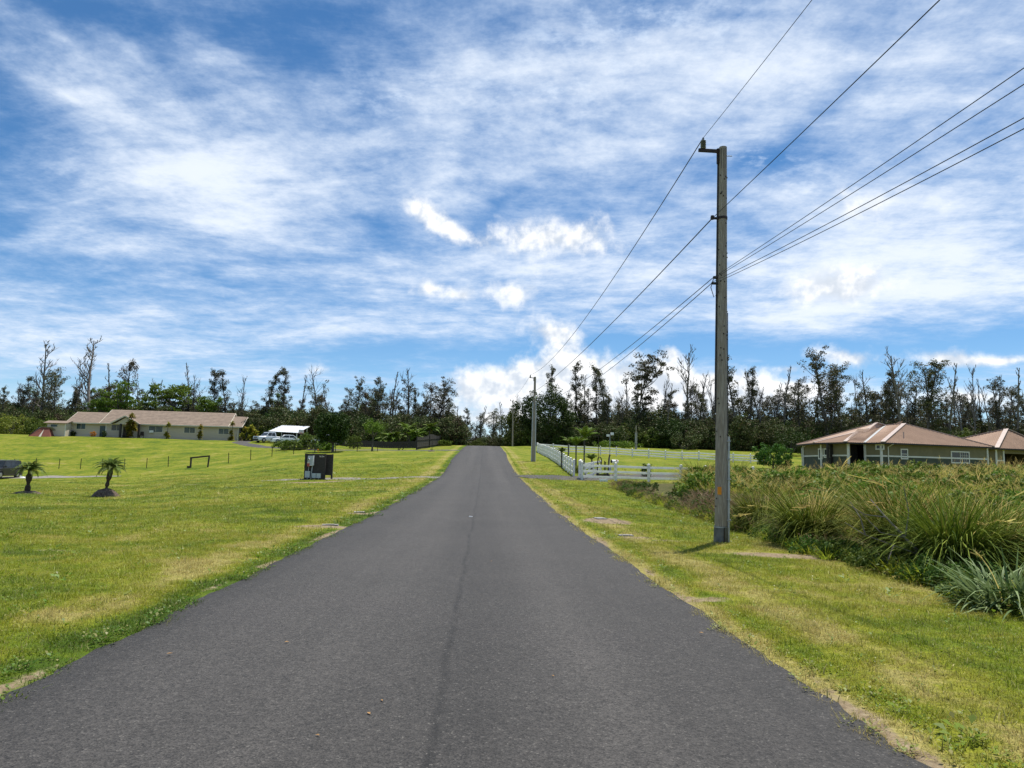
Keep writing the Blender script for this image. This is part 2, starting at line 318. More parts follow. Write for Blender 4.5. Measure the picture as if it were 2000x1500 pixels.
foliage('tall_straw', (.38, .29, .08), (.60, .48, .17), .50, .8)
foliage('tall_brown', (.15, .10, .055), (.27, .185, .105), .22)
foliage('blue_grass', (.085, .135, .040), (.21, .27, .11), .22)
foliage('broad_weed', (.030, .075, .010), (.08, .14, .02), .22)
M = MATS
def vinyl():
    m, B, out = new_mat('white_vinyl'); p = B.n('ShaderNodeBsdfPrincipled'); p.inputs['Roughness'].default_value = .4; t = B.n('ShaderNodeBsdfTranslucent'); mx = B.n('ShaderNodeMixShader'); mx.inputs[0].default_value = .42
    g = B.n('ShaderNodeNewGeometry'); c = B.mix(B.mr(B.noise(g.outputs['Position'], 1.7, 4, .6), .45, .75), (.88, .88, .85), (.80, .80, .76)); B.put(p.inputs['Base Color'], c); B.put(t.inputs[0], c)
    B.nt.links.new(p.outputs[0], mx.inputs[1]); B.nt.links.new(t.outputs[0], mx.inputs[2]); B.nt.links.new(mx.outputs[0], out.inputs[0])
vinyl()
# ------------------------------------------------------------------ mesh helpers
class MB:
    def __init__(s): s.v = []; s.f = []; s.mi = []; s.sm = False
    def add(s, vs, fs, mi=0):
        o = len(s.v); s.v.extend([tuple(v) for v in vs]); s.f.extend([tuple(i + o for i in f) for f in fs]); s.mi.extend([mi] * len(fs)); return s
    def box(s, c, size, rz=0.0, mi=0, taper=1.0):
        hx, hy, hz = size[0] / 2, size[1] / 2, size[2] / 2; ca, sa = math.cos(rz), math.sin(rz); vs = []
        for sz in (-1, 1):
            t = taper if sz > 0 else 1.0
            for sx, sy in ((-1, -1), (1, -1), (1, 1), (-1, 1)):
                x, y = sx * hx * t, sy * hy * t; vs.append((c[0] + x * ca - y * sa, c[1] + x * sa + y * ca, c[2] + sz * hz))
        return s.add(vs, [(0, 3, 2, 1), (4, 5, 6, 7), (0, 1, 5, 4), (1, 2, 6, 5), (2, 3, 7, 6), (3, 0, 4, 7)], mi)
    def bar(s, p0, p1, w, h, up=(0, 0, 1), mi=0):
        p0 = Vector(p0); p1 = Vector(p1); d = (p1 - p0).normalized(); a = d.cross(Vector(up))
        if a.length < 1e-4: a = d.cross(Vector((1, 0, 0)))
        a.normalize(); b = a.cross(d).normalized(); vs = []
        for p in (p0, p1):
            for sa, sb in ((-1, -1), (1, -1), (1, 1), (-1, 1)): vs.append(p + a * (sa * w / 2) + b * (sb * h / 2))
        return s.add(vs, [(0, 1, 2, 3), (4, 7, 6, 5), (0, 4, 5, 1), (1, 5, 6, 2), (2, 6, 7, 3), (3, 7, 4, 0)], mi)
    def tube(s, pts, radii, n=8, mi=0, cap=True):
        pts = [Vector(p) for p in pts]
        if not hasattr(radii, '__len__'): radii = [radii] * len(pts)
        vs = []; fs = []; pa = None
        for i, p in enumerate(pts):
            d = (pts[min(i + 1, len(pts) - 1)] - pts[max(i - 1, 0)]).normalized()
            a = (pa - d * pa.dot(d)) if pa is not None else d.cross(Vector((0, 1, 0)) if abs(d.y) < .9 else Vector((1, 0, 0)))
            a.normalize(); pa = a; b = d.cross(a)
            for k in range(n):
                t = 2 * math.pi * k / n; vs.append(p + (a * math.cos(t) + b * math.sin(t)) * radii[i])
        for i in range(len(pts) - 1):
            for k in range(n):
                k2 = (k + 1) % n; fs.append((i * n + k, i * n + k2, (i + 1) * n + k2, (i + 1) * n + k))
        if cap:
            fs.append(tuple(range(n - 1, -1, -1))); fs.append(tuple((len(pts) - 1) * n + k for k in range(n)))
        return s.add(vs, fs, mi)
    def poly(s, pts, mi=0): return s.add(pts, [tuple(range(len(pts)))], mi)
    def slab(s, pts, nrm, th, mi=0):
        n = len(pts); nv = Vector(nrm) * th; top = [Vector(p) for p in pts]; bot = [p - nv for p in top]
        fs = [tuple(range(n)), tuple(range(2 * n - 1, n - 1, -1))] + [(i, i + n, (i + 1) % n + n, (i + 1) % n) for i in range(n)]
        return s.add(top + bot, fs, mi)
def mesh_of(name, mb, mats, smooth=False):
    me = bpy.data.meshes.new(name); me.from_pydata(mb.v, [], mb.f)
    for m in (mats if isinstance(mats, (list, tuple)) else [mats]): me.materials.append(M[m] if isinstance(m, str) else m)
    if any(mb.mi): me.polygons.foreach_set('material_index', mb.mi)
    if smooth: me.polygons.foreach_set('use_smooth', [True] * len(me.polygons))
    me.update(); return me
def link(name, me, parent=None, loc=(0, 0, 0), rot=(0, 0, 0), scale=(1, 1, 1)):
    o = bpy.data.objects.new(name, me); COL.objects.link(o); o.parent = parent; o.location = loc; o.rotation_euler = rot; o.scale = scale; return o
def obj(name, mb, mat, parent=None, loc=(0, 0, 0), rz=0.0, smooth=False): return link(name, mesh_of(name, mb, mat, smooth), parent, loc, (0, 0, rz))
def np_mesh(name, V, F, mats, mi=None, smooth=False):
    V = np.asarray(V, np.float32); F = np.asarray(F, np.int32); me = bpy.data.meshes.new(name); k = F.shape[1]
    me.vertices.add(len(V)); me.vertices.foreach_set('co', V.ravel()); me.loops.add(F.size); me.loops.foreach_set('vertex_index', F.ravel())
    me.polygons.add(len(F)); me.polygons.foreach_set('loop_start', np.arange(0, F.size, k, dtype=np.int32)); me.polygons.foreach_set('loop_total', np.full(len(F), k, np.int32))
    for m in (mats if isinstance(mats, (list, tuple)) else [mats]): me.materials.append(M[m])
    if mi is not None: me.polygons.foreach_set('material_index', np.asarray(mi, np.int32))
    if smooth: me.polygons.foreach_set('use_smooth', np.ones(len(F), bool))
    me.update(calc_edges=True); return me
def tag(o, label=None, cat=None, group=None, kind=None):
    if label: o['label'] = label
    if cat: o['category'] = cat
    if group: o['group'] = group
    if kind: o['kind'] = kind
    return o
def thing(name, label, cat, loc=(0, 0, 0), rz=0.0, group=None):
    o = bpy.data.objects.new(name, None); COL.objects.link(o); o.location = loc; o.rotation_euler = (0, 0, rz); o.empty_display_size = .3
    return tag(o, label, cat, group)
def copy_tree(root, loc, rz=0.0, scale=None, label=None, group=None):
    r = root.copy(); COL.objects.link(r); r.location = loc; r.rotation_euler = (root.rotation_euler.x, root.rotation_euler.y, rz)
    if scale is not None: r.scale = scale
    if label: r['label'] = label
    if group: r['group'] = group
    for ch in list(root.children):
        c = ch.copy(); COL.objects.link(c); c.parent = r
        for g in list(ch.children):
            q = g.copy(); COL.objects.link(q); q.parent = c
    return r

# ------------------------------------------------------------------ terrain
def col_t(px): d = ray(px, 900); return d.x / d.y
COLS = [(-400, [(10, -.05), (20, -.25), (40, -.7), (60, -1.05), (75, -1.15), (84, -.4), (122, 4.6), (130, 4.75), (160, 5.2), (300, 6)]),
        (0, [(10, -.05), (20, -.2), (40, -.65), (60, -1.0), (75, -1.1), (84, -.35), (120, 4.75), (130, 4.9), (160, 5.2), (300, 6)]),
        (250, [(10, 0), (20, -.2), (38, -.6), (55, -.8), (74, -.75), (84, -.1), (120, 4.6), (130, 4.75), (160, 5.2), (300, 6)]),
        (400, [(10, 0), (20, -.1), (45, -.25), (60, -.15), (72, -.1), (80, .4), (120, 4.4), (130, 4.6), (160, 5.2), (300, 6)]),
        (600, [(20, 0), (40, .05), (50, .2), (60, .45), (80, 1.75), (95, 2.6), (108, 3.4), (120, 4.3), (135, 4.8), (160, 5.2), (300, 6)]),
        (760, [(20, 0), (40, .15), (55, .5), (73, 1.6), (90, 2.75), (105, 3.3), (120, 3.9), (135, 4.5), (160, 5.0), (300, 4)]),
        (945, [(20, 0), (27, .1), (40, .3), (52, .6), (60, 1.02), (72, 1.88), (89, 2.85), (110, 3.95), (127, 4.62), (138, 4.7), (160, 4.2), (200, 3.2), (300, 2)]),
        (1060, [(20, 0), (40, .2), (52, .42), (72, 1.65), (89, 2.5), (110, 3.3), (127, 4.5), (135, 5.0), (160, 5.2), (300, 5)]),
        (1150, [(20, 0), (35, .1), (54, .44), (75, 1.6), (110, 3.05), (135, 5.15), (160, 5.4), (300, 6)]),
        (1330, [(15, 0), (22, -.15), (35, -.1), (54, .3), (75, 1.2), (110, 2.6), (135, 5.0), (160, 5.4), (300, 6)]),
        (1490, [(15, 0), (20, -.2), (35, -.2), (54, .2), (75, 1.2), (110, 2.4), (135, 4.8), (160, 5.3), (300, 6)]),
        (1750, [(9, 0), (14, -.1), (20, -.3), (35, -.1), (50, .7), (58, 1.2), (75, 1.5), (110, 2.6), (135, 4.5), (160, 5), (300, 6)]),
        (2500, [(9, 0), (14, -.1), (20, -.3), (35, 0), (50, .7), (58, 1.2), (75, 1.5), (110, 2.6), (135, 4.5), (160, 5), (300, 6)])]
YS = np.arange(0, 320.01, .5)
def _prof(p):
    y = np.array([0, 4] + [a for a, _ in p] + [320]); z = np.array([0, 0] + [b for _, b in p] + [p[-1][1]])
    v = np.interp(YS, y, z); k = np.ones(13) / 13
    for _ in range(2): v = np.convolve(np.pad(v, 6, mode='edge'), k, 'valid')
    return v
TT = np.array([col_t(c) for c, _ in COLS]); TZ = np.array([_prof(p) for _, p in COLS]); ROADZ = TZ[6]
def road_x(Y): return np.interp(Y, [a for a, _ in ROAD_PTS], [b for _, b in ROAD_PTS])
def terr(X, Y, under=False):
    X = np.asarray(X, float); Y = np.asarray(Y, float); Yc = np.maximum(Y, .5); t = np.clip(X / Yc, TT[0], TT[-1] - 1e-6)
    i = np.clip(np.searchsorted(TT, t, 'right') - 1, 0, len(TT) - 2); w = (t - TT[i]) / (TT[i + 1] - TT[i]); w = w * w * (3 - 2 * w) * .6 + w * .4
    fy = np.clip(Y / .5, 0, len(YS) - 1.001); j = fy.astype(int); g = fy - j
    za = TZ[i, j] * (1 - g) + TZ[i, j + 1] * g; zb = TZ[i + 1, j] * (1 - g) + TZ[i + 1, j + 1] * g
    z = za * (1 - w) + zb * w
    d = np.abs(X - road_x(Y)); rz = ROADZ[j] * (1 - g) + ROADZ[j + 1] * g
    k = np.clip((d - 3.0) / 5.0, 0, 1); k = k * k * (3 - 2 * k)
    amp = .035 * np.clip((d - 3.4) / 2, 0, 1) * np.clip((Y - 3) / 6, 0, 1)
    und = np.sin(X * .9 + 1.3 * np.sin(Y * .31)) * np.sin(Y * .7 + X * .23) + .6 * np.sin(X * 2.1 + Y * .5) * np.sin(Y * 1.7 - X * .4)
    z = rz * (1 - k) + z * k + amp * und
    lip = np.clip((d - 2.9) / .5, 0, 1); z = z + .028 * lip * (Y < 140)
    if under: z = z - .07 * np.clip((2.80 - d) / .12, 0, 1)
    return z
def tz(x, y): return float(terr(x, y))
def gp(px, py):
    """the point of the ground seen at a pixel"""
    d = ray(px, py); Y = 3.0
    while Y < 300:
        p = CAMP + d * (Y / d.y)
        if p.z <= tz(p.x, p.y): return Vector((p.x, p.y, tz(p.x, p.y)))
        Y *= 1.004
    return CAMP + d * (140 / d.y)
def gY(px, Y):
    """the ground at distance Y along the bearing of a pixel column"""
    d = ray(px, 890); x = d.x / d.y * Y; return Vector((x, Y, tz(x, Y)))
# bare soil patches: x, y, rx, ry, rot, strength
SOIL = []
def soil_px(px, py, rx, ry, rot=0.0, s=1.0): p = gp(px, py); SOIL.append((p.x, p.y, rx, ry, rot, s))
soil_px(1545, 1087, 1.15, .30, -.25, 1.0); soil_px(1185, 1018, .65, .95, .1, 1.0); soil_px(1240, 1050, .7, .3, .1, .55); soil_px(630, 1028, .75, .35, 0, .85); soil_px(700, 1003, .5, .4, 0, .6)
soil_px(600, 942, 1.6, .9, 0, 1.0); soil_px(660, 940, 1.3, .8, 0, .8); soil_px(1300, 1056, .8, .25, .3, .5); soil_px(1530, 1400, .3, .25, 0, .5); soil_px(1385, 1172, .35, .25, 0, .6)
soil_px(200, 1030, .35, .12, 0, .55); soil_px(110, 1075, .5, .12, 0, .5); soil_px(10, 1040, .5, .2, 0, .45); soil_px(540, 1010, .7, .3, 0, .4)
soil_px(1010, 973, .3, 1.0, 0, .4); soil_px(1100, 1020, .18, 1.6, 0, .5)
for px in range(0, 600, 60): soil_px(px, 950 - px * .008, 1.9, .30, 0, .50)
def soil_f(X, Y):
    s = np.zeros_like(X)
    for (x, y, rx, ry, a, k) in SOIL:
        dx, dy = X - x, Y - y; u = (dx * math.cos(a) + dy * math.sin(a)) / rx; v = (-dx * math.sin(a) + dy * math.cos(a)) / ry
        s = np.maximum(s, k * np.exp(-(u * u + v * v) * .8))
    d = X - road_x(Y); e = np.clip(1 - np.abs(np.abs(d) - 2.96) / .15, 0, 1) * (.35 + .45 * np.sin(Y * 1.7 + 2 * np.sin(Y * .6))) * (Y < 60); return np.maximum(s, e)
def field_x(Y): return np.interp(Y, [0, 7, 9, 11, 14, 20, 30, 44, 50, 54, 60], [5.9, 5.8, 5.8, 6.1, 5.7, 6.5, 6.5, 6.2, 8.5, 11, 30])
def wild_f(X, Y):
    return np.clip((X - field_x(Y)) / .5, 0, 1) * (Y < 60) * np.clip((57 - Y) / 2, 0, 1)
def graded(lo, hi, fine, near, grow):
    a = [0.0]; s = fine
    while a[-1] < hi:
        if a[-1] > near: s *= grow
        a.append(a[-1] + s)
    b = [0.0]; s = fine
    while b[-1] > lo:
        if -b[-1] > near: s *= grow
        b.append(b[-1] - s)
    return np.array(sorted(set(b + a)))
def make_ground():
    xs = graded(-2500, 2500, .22, 9, 1.030); ys = graded(-60, 3000, .22, 22, 1.022)
    X, Y = np.meshgrid(xs, ys); Z = terr(X, Y, True)
    V = np.stack([X, Y, Z], -1).reshape(-1, 3); nx, ny = len(xs), len(ys)
    i = np.arange((nx - 1) * (ny - 1)); r, c = i // (nx - 1), i % (nx - 1); a = r * nx + c
    me = np_mesh('ground', V, np.stack([a, a + 1, a + nx + 1, a + nx], -1), 'lawn_ground', smooth=True)
    for nm, fn in (('soil', soil_f), ('wild', wild_f)):
        at = me.attributes.new(nm, 'FLOAT', 'POINT'); at.data.foreach_set('value', fn(X, Y).astype(np.float32).ravel())
    tag(link('ground', me), 'mown lawn and rising verge on both sides of the road', kind='structure')
make_ground()
def strip(name, pts, width, mat, label, lift=.02, jag=.05, n=10, step=.4):
    """a paved strip laid on the ground along a path of (x, y)"""
    P = [Vector((a, b)) for a, b in pts]; path = []
    for a, b in zip(P[:-1], P[1:]):
        k = max(1, int((b - a).length / step)); path += [a.lerp(b, i / k) for i in range(k)]
    path.append(P[-1]); V = []; F = []; rnd = random.Random(3)
    w0 = [0, 0]
    for i, p in enumerate(path):
        d = (path[min(i + 1, len(path) - 1)] - path[max(i - 1, 0)]).normalized(); nrm = Vector((d.y, -d.x))
        w = width(i / (len(path) - 1)) if callable(width) else width
        for s in (0, 1): w0[s] = w0[s] * .7 + rnd.uniform(-jag, jag) * .6
        for k in range(n + 1):
            u = k / n; off = (-w / 2 - w0[0]) * (1 - u) + (w / 2 + w0[1]) * u; q = p + nrm * off
            V.append((q.x, q.y, tz(q.x, q.y) + lift - (.05 if k in (0, n) else 0)))
    for i in range(len(path) - 1):
        for k in range(n): a = i * (n + 1) + k; F.append((a, a + n + 1, a + n + 2, a + 1))
    o = link(name, np_mesh(name, V, F, mat, smooth=True)); return tag(o, label, kind='structure')
def make_road():
    ys = [-12.0]; 
    while ys[-1] < 260: ys.append(ys[-1] + max(.12, min(2.5, abs(ys[-1]) * .025)))
    us = [-2.97, -2.90, -2.6, -2, -1.2, -.4, .2, .8, 1.6, 2.2, 2.6, 2.90, 2.97]; V = []; F = []; rnd = random.Random(5); j0 = j1 = 0
    for y in ys:
        j0 = j0 * .8 + rnd.uniform(-.035, .035); j1 = j1 * .8 + rnd.uniform(-.035, .035); cx = float(road_x(y))
        for k, u in enumerate(us):
            x = cx + u + (j0 if u < -2.5 else j1 if u > 2.5 else 0)
            z = float(np.interp(y, YS, ROADZ)) + .022 * (1 - (u / 3.0) ** 2) + .004
            if k in (0, len(us) - 1): z -= .07
            V.append((x, y, z))
    n = len(us)
    for i in range(len(ys) - 1):
        for k in range(n - 1): a = i * n + k; F.append((a, a + 1, a + n + 1, a + n))
    tag(link('road', np_mesh('road', V, F, 'asphalt', smooth=True)), 'straight grey asphalt lane with a dark centre seam', kind='structure')
make_road()
def rx(y, side): return float(road_x(y)) + side * 2.85
GATE = gp(1130, 934)
strip('driveway', [(rx(52.5, 1), 52.5), (3.2, 53.4), (6.5, 56.5), (10, 61), (16, 66), (30, 70)], lambda t: 4.4 - 1.2 * min(1, t * 4), 'drive_asphalt', 'short asphalt driveway leaving the road towards the white gate', .03, .04)
strip('gravel_track', [(rx(49.5, -1), 49.5), (-9.5, 49.8), (-13, 50.2), (-17, 49.5)], lambda t: 2.3 - .9 * t, 'gravel', 'narrow gravel track from the road to the black meter board', .02, .22)
strip('far_driveway', [(rx(95, -1), 95), (-14, 96.5), (-28, 100), (-38, 108), (-44, 116), (-46, 124)], lambda t: 2.6, 'drive_asphalt', 'pale driveway from the crest of the road to the parked cars', .03, .1)
strip('farm_track', [(-41, 75.5), (-48, 75.5), (-52, 75), (-58, 74), (-75, 72)], lambda t: .9 + 2.6 * min(1, t * 3), 'gravel', 'grey gravel track under the black sport utility vehicle', .03, .2)

# ------------------------------------------------------------------ scattered grass (stuff)
def scatter(name, P, rot, scl, idx, protos, label):
    me = bpy.data.meshes.new(name); me.vertices.add(len(P)); me.vertices.foreach_set('co', np.asarray(P, np.float32).ravel())
    a = me.attributes.new('rot', 'FLOAT_VECTOR', 'POINT'); a.data.foreach_set('vector', np.asarray(rot, np.float32).ravel())
    a = me.attributes.new('scl', 'FLOAT', 'POINT'); a.data.foreach_set('value', np.asarray(scl, np.float32))
    a = me.attributes.new('pick', 'INT', 'POINT'); a.data.foreach_set('value', np.asarray(idx, np.int32))
    c = bpy.data.collections.new(name + '_kinds')
    for k, pme in enumerate(protos): c.objects.link(bpy.data.objects.new('%s_kind_%02d' % (name, k), pme))
    ng = bpy.data.node_groups.new(name, 'GeometryNodeTree')
    ng.interface.new_socket('Geometry', in_out='INPUT', socket_type='NodeSocketGeometry'); ng.interface.new_socket('Geometry', in_out='OUTPUT', socket_type='NodeSocketGeometry')
    N = ng.nodes; L = ng.links; gi = N.new('NodeGroupInput'); go = N.new('NodeGroupOutput'); ip = N.new('GeometryNodeInstanceOnPoints')
    ci = N.new('GeometryNodeCollectionInfo'); ci.inputs['Collection'].default_value = c; ci.inputs['Separate Children'].default_value = True; ci.inputs['Reset Children'].default_value = True
    def na(nm, t): o = N.new('GeometryNodeInputNamedAttribute'); o.data_type = t; o.inputs['Name'].default_value = nm; return o.outputs['Attribute']
    L.new(gi.outputs[0], ip.inputs['Points']); L.new(ci.outputs[0], ip.inputs['Instance']); ip.inputs['Pick Instance'].default_value = True
    L.new(na('pick', 'INT'), ip.inputs['Instance Index']); L.new(na('rot', 'FLOAT_VECTOR'), ip.inputs['Rotation']); L.new(na('scl', 'FLOAT'), ip.inputs['Scale']); L.new(ip.outputs[0], go.inputs[0])
    o = link(name, me); md = o.modifiers.new('scatter', 'NODES'); md.node_group = ng
    return tag(o, label, kind='stuff')
def blades(n, r0, hmin, hmax, w, curve, seg=3, tilt=.25, seed=0, gauss=False, upright=None):
    """n arching grass blades as tapered ribbons: vertices, quads"""
    g = np.random.default_rng(seed)
    a = g.uniform(0, 2 * np.pi, n); rr = r0 * np.sqrt(g.uniform(0, 1, n)); bx, by = rr * np.cos(a), rr * np.sin(a)
    az = a + g.normal(0, .7, n); L = g.uniform(hmin, hmax, n); t0 = np.abs(g.normal(0, tilt, n)) + .5 * tilt * rr / max(r0, 1e-3); cv = curve * g.uniform(.3, 1.5, n)
    ww = w * g.uniform(.6, 1.3, n); tw = g.uniform(-.9, .9, n)
    px, py, pz = bx.copy(), by.copy(), np.zeros(n) - .02; th = t0.copy(); V = []
    for s in range(seg + 1):
        u = s / seg; wd = ww * (1 - u ** 1.6 * .96) / 2; sa = az + np.pi / 2 + tw
        V.append(np.stack([px - np.cos(sa) * wd, py - np.sin(sa) * wd, pz], -1)); V.append(np.stack([px + np.cos(sa) * wd, py + np.sin(sa) * wd, pz], -1))
        st = L / seg; px = px + np.cos(az) * np.sin(th) * st; py = py + np.sin(az) * np.sin(th) * st; pz = pz + np.cos(th) * st; th = th + cv / seg
    V = np.stack(V, 1); k = V.shape[1]; b = (np.arange(n) * k)[:, None]
    F = np.concatenate([b + np.array([[2 * s, 2 * s + 1, 2 * s + 3, 2 * s + 2]]) for s in range(seg)], 0)
    return V.reshape(-1, 3), F
def rosette(n, size, seed):
    g = random.Random(seed); V = []; F = []
    for i in range(n):
        a = g.uniform(0, 6.28); r = g.uniform(.0, .07); L = size * g.uniform(.6, 1.2); w = L * .33; el = g.uniform(.1, .9); z0 = g.uniform(.005, .05)
        d = Vector((math.cos(a) * math.cos(el), math.sin(a) * math.cos(el), math.sin(el))); s = Vector((-math.sin(a), math.cos(a), 0)); p = Vector((math.cos(a) * r, math.sin(a) * r, z0)); o = len(V)
        m_ = p + d * L * .5 + Vector((0, 0, L * .06)); V += [p, m_ + s * w, p + d * L - Vector((0, 0, L * .15)), m_ - s * w]; F.append((o, o + 1, o + 2, o + 3))
    return np.array([tuple(v) for v in V]), np.array(F)
def make_lawn():
    g = np.random.default_rng(11); P = []; S = []; K = []
    def zone(y0, y1, dens, s0, s1, kinds, xl=.86, fade=1e4):
        area = xl * (y1 * y1 - y0 * y0); n = int(area * dens); y = np.sqrt(g.uniform(y0 * y0, y1 * y1, n)); x = g.uniform(-xl, xl, n) * y - .2
        d = np.abs(x - road_x(y)); jag = .05 * np.sin(y * 2.3) + .04 * np.sin(y * 7.1 + x)
        keep = (d > 2.84 + jag) & (g.uniform(0, 1, n) < np.clip((fade - y) / (fade * .45), 0, 1)) & (wild_f(x, y) < .6) & (g.uniform(0, 1, n) > soil_f(x, y) * 1.7)
        clump = .5 + .5 * np.sin(x * 3.1 + 2 * np.sin(y * 1.9)) * np.sin(y * 3.7 + x * .8); keep &= g.uniform(0, 1, n) < .55 + .45 * clump
        x, y, d = x[keep], y[keep], d[keep]
        P.append(np.stack([x, y, terr(x, y) - .004], -1)); S.append(g.uniform(s0, s1, len(x)) * (1 + .8 * (g.uniform(0, 1, len(x)) < .05)))
        k = g.choice(kinds, len(x)); pat = .5 + .5 * np.sin(y * 1.3 + 2.0 * np.sin(y * .37)); wd = (d < 3.0 + .45 * pat) & (g.uniform(0, 1, len(x)) < np.where(x < 0, .12, .10)); k[wd] = g.choice([6, 7], wd.sum())
        k[(g.uniform(0, 1, len(x)) < .012)] = 6
        K.append(k)
    zone(2.6, 9, 640, .75, 1.2, [0, 1, 2, 3]); zone(9, 16, 330, .9, 1.35, [0, 1, 2, 3]); zone(16, 28, 120, 1.2, 1.9, [0, 1, 2, 4, 5]); zone(28, 80, 34, 1.7, 2.6, [4, 5], fade=80)
    P = np.concatenate(P); S = np.concatenate(S); K = np.concatenate(K); n = len(P)
    rot = np.stack([g.normal(0, .12, n), g.normal(0, .12, n), g.uniform(0, 6.28, n)], -1)
    protos = []
    for k in range(6):
        V, F = blades(22 if k < 4 else 26, .085, .025, .075 if k < 4 else .060, .0060 if k < 4 else .009, 1.2, 2, .55, 40 + k); protos.append(np_mesh('grass_tuft', V, F, 'grass_blade'))
    for k in range(2): V, F = rosette(14, .032, 60 + k); protos.append(np_mesh('weed_rosette', V, F, 'weed_leaf'))
    scatter('lawn_grass', P, rot, S, K, protos, 'short mown grass and edge weeds growing across the verges'); print('lawn', n)
make_lawn()
# ------------------------------------------------------------------ buildings
def wobj(name, mb, mat, root, parent=None, smooth=False):
    """a part given in world coordinates under a thing whose empty stands at its base"""
    L = root.location; mb.v = [(x - L.x, y - L.y, z - L.z) for x, y, z in mb.v]
    return obj(name, mb, mat, parent or root, smooth=smooth)
def ribs(mb, poly, down, spacing, w=.05, h=.03):
    """standing ribs along the fall line of a roof face"""
    P = [Vector(p) for p in poly]; n = (P[1] - P[0]).cross(P[2] - P[0]).normalized()
    if n.z < 0: n = -n
    d = Vector(down) if down is not None else Vector((0, 0, -1)); d = (d - n * d.dot(n)).normalized(); a = d.cross(n).normalized(); o = P[0]
    q = [((p - o).dot(a), (p - o).dot(d)) for p in P]; lo_, hi_ = min(x for x, _ in q), max(x for x, _ in q); x = lo_ + spacing * .5
    while x < hi_:
        ys = []
        for (x0, y0), (x1, y1) in zip(q, q[1:] + q[:1]):
            if (x0 - x) * (x1 - x) < 0: ys.append(y0 + (y1 - y0) * (x - x0) / (x1 - x0))
        ys.sort()
        for k in range(0, len(ys) - 1, 2):
            A = o + a * x + d * ys[k] + n * .002; C = o + a * x + d * ys[k + 1] + n * .002
            mb.add([A - a * w / 2, A + a * w / 2, A + n * h, C - a * w / 2, C + a * w / 2, C + n * h], [(0, 2, 5, 3), (2, 1, 4, 5), (0, 1, 2), (3, 5, 4)])
        x += spacing
def window(root, A, e, n, s0, s1, z0, z1, frame='cream_trim', glass='glass', fw=.09, panes=2, split='v', mull=False):
    """frame standing proud of the wall, each pane its own sub-part; A wall origin, e along, n outward"""
    mb = MB(); A = Vector(A); e = Vector(e); n = Vector(n)
    def q(s, z, o): return A + e * s + Vector((0, 0, z - A.z)) + n * o
    rz = math.atan2(e.y, e.x)
    for (a, b, c, d) in ((s0 - fw, s1 + fw, z1, z1 + fw), (s0 - fw, s1 + fw, z0 - fw, z0), (s0 - fw, s0, z0, z1), (s1, s1 + fw, z0, z1)):
        m_ = q((a + b) / 2, (c + d) / 2, .02); mb.box(m_, (b - a, .07, d - c), rz)
    if panes == 2:
        if split == 'v': mb.box(q((s0 + s1) / 2, (z0 + z1) / 2, .015), (.05, .05, z1 - z0), rz)
        else: mb.box(q((s0 + s1) / 2, (z0 + z1) / 2, .015), (s1 - s0, .05, .05), rz)
    if mull:
        h = (s0 + s1) / 2
        for k in range(1, 4): mb.box(q(h + (s1 - h) * k / 4, (z0 + z1) / 2, .012), (.02, .03, z1 - z0), rz)
        for k in range(1, 3): mb.box(q((h + s1) / 2, z0 + (z1 - z0) * k / 3, .012), (s1 - h, .03, .02), rz)
    w = wobj('window', mb, frame, root)
    rects = [(s0, s1, z0, z1)] if panes == 1 else ([(s0, (s0 + s1) / 2, z0, z1), ((s0 + s1) / 2, s1, z0, z1)] if split == 'v' else [(s0, s1, z0, (z0 + z1) / 2), (s0, s1, (z0 + z1) / 2, z1)])
    for (a, b, c, d) in rects: wobj('pane', MB().box(q((a + b) / 2, (c + d) / 2, .004), (b - a, .012, d - c), rz), glass, root, w)
    return w
def hit(px, py, A, e):
    """where a pixel's ray meets the vertical plane of a wall: distance along it, height"""
    d = ray(px, py); t = (A.y * e.x - A.x * e.y) / (d.y * e.x - d.x * e.y); p = CAMP + d * t
    return (p.x - A.x) * e.x + (p.y - A.y) * e.y, p.z

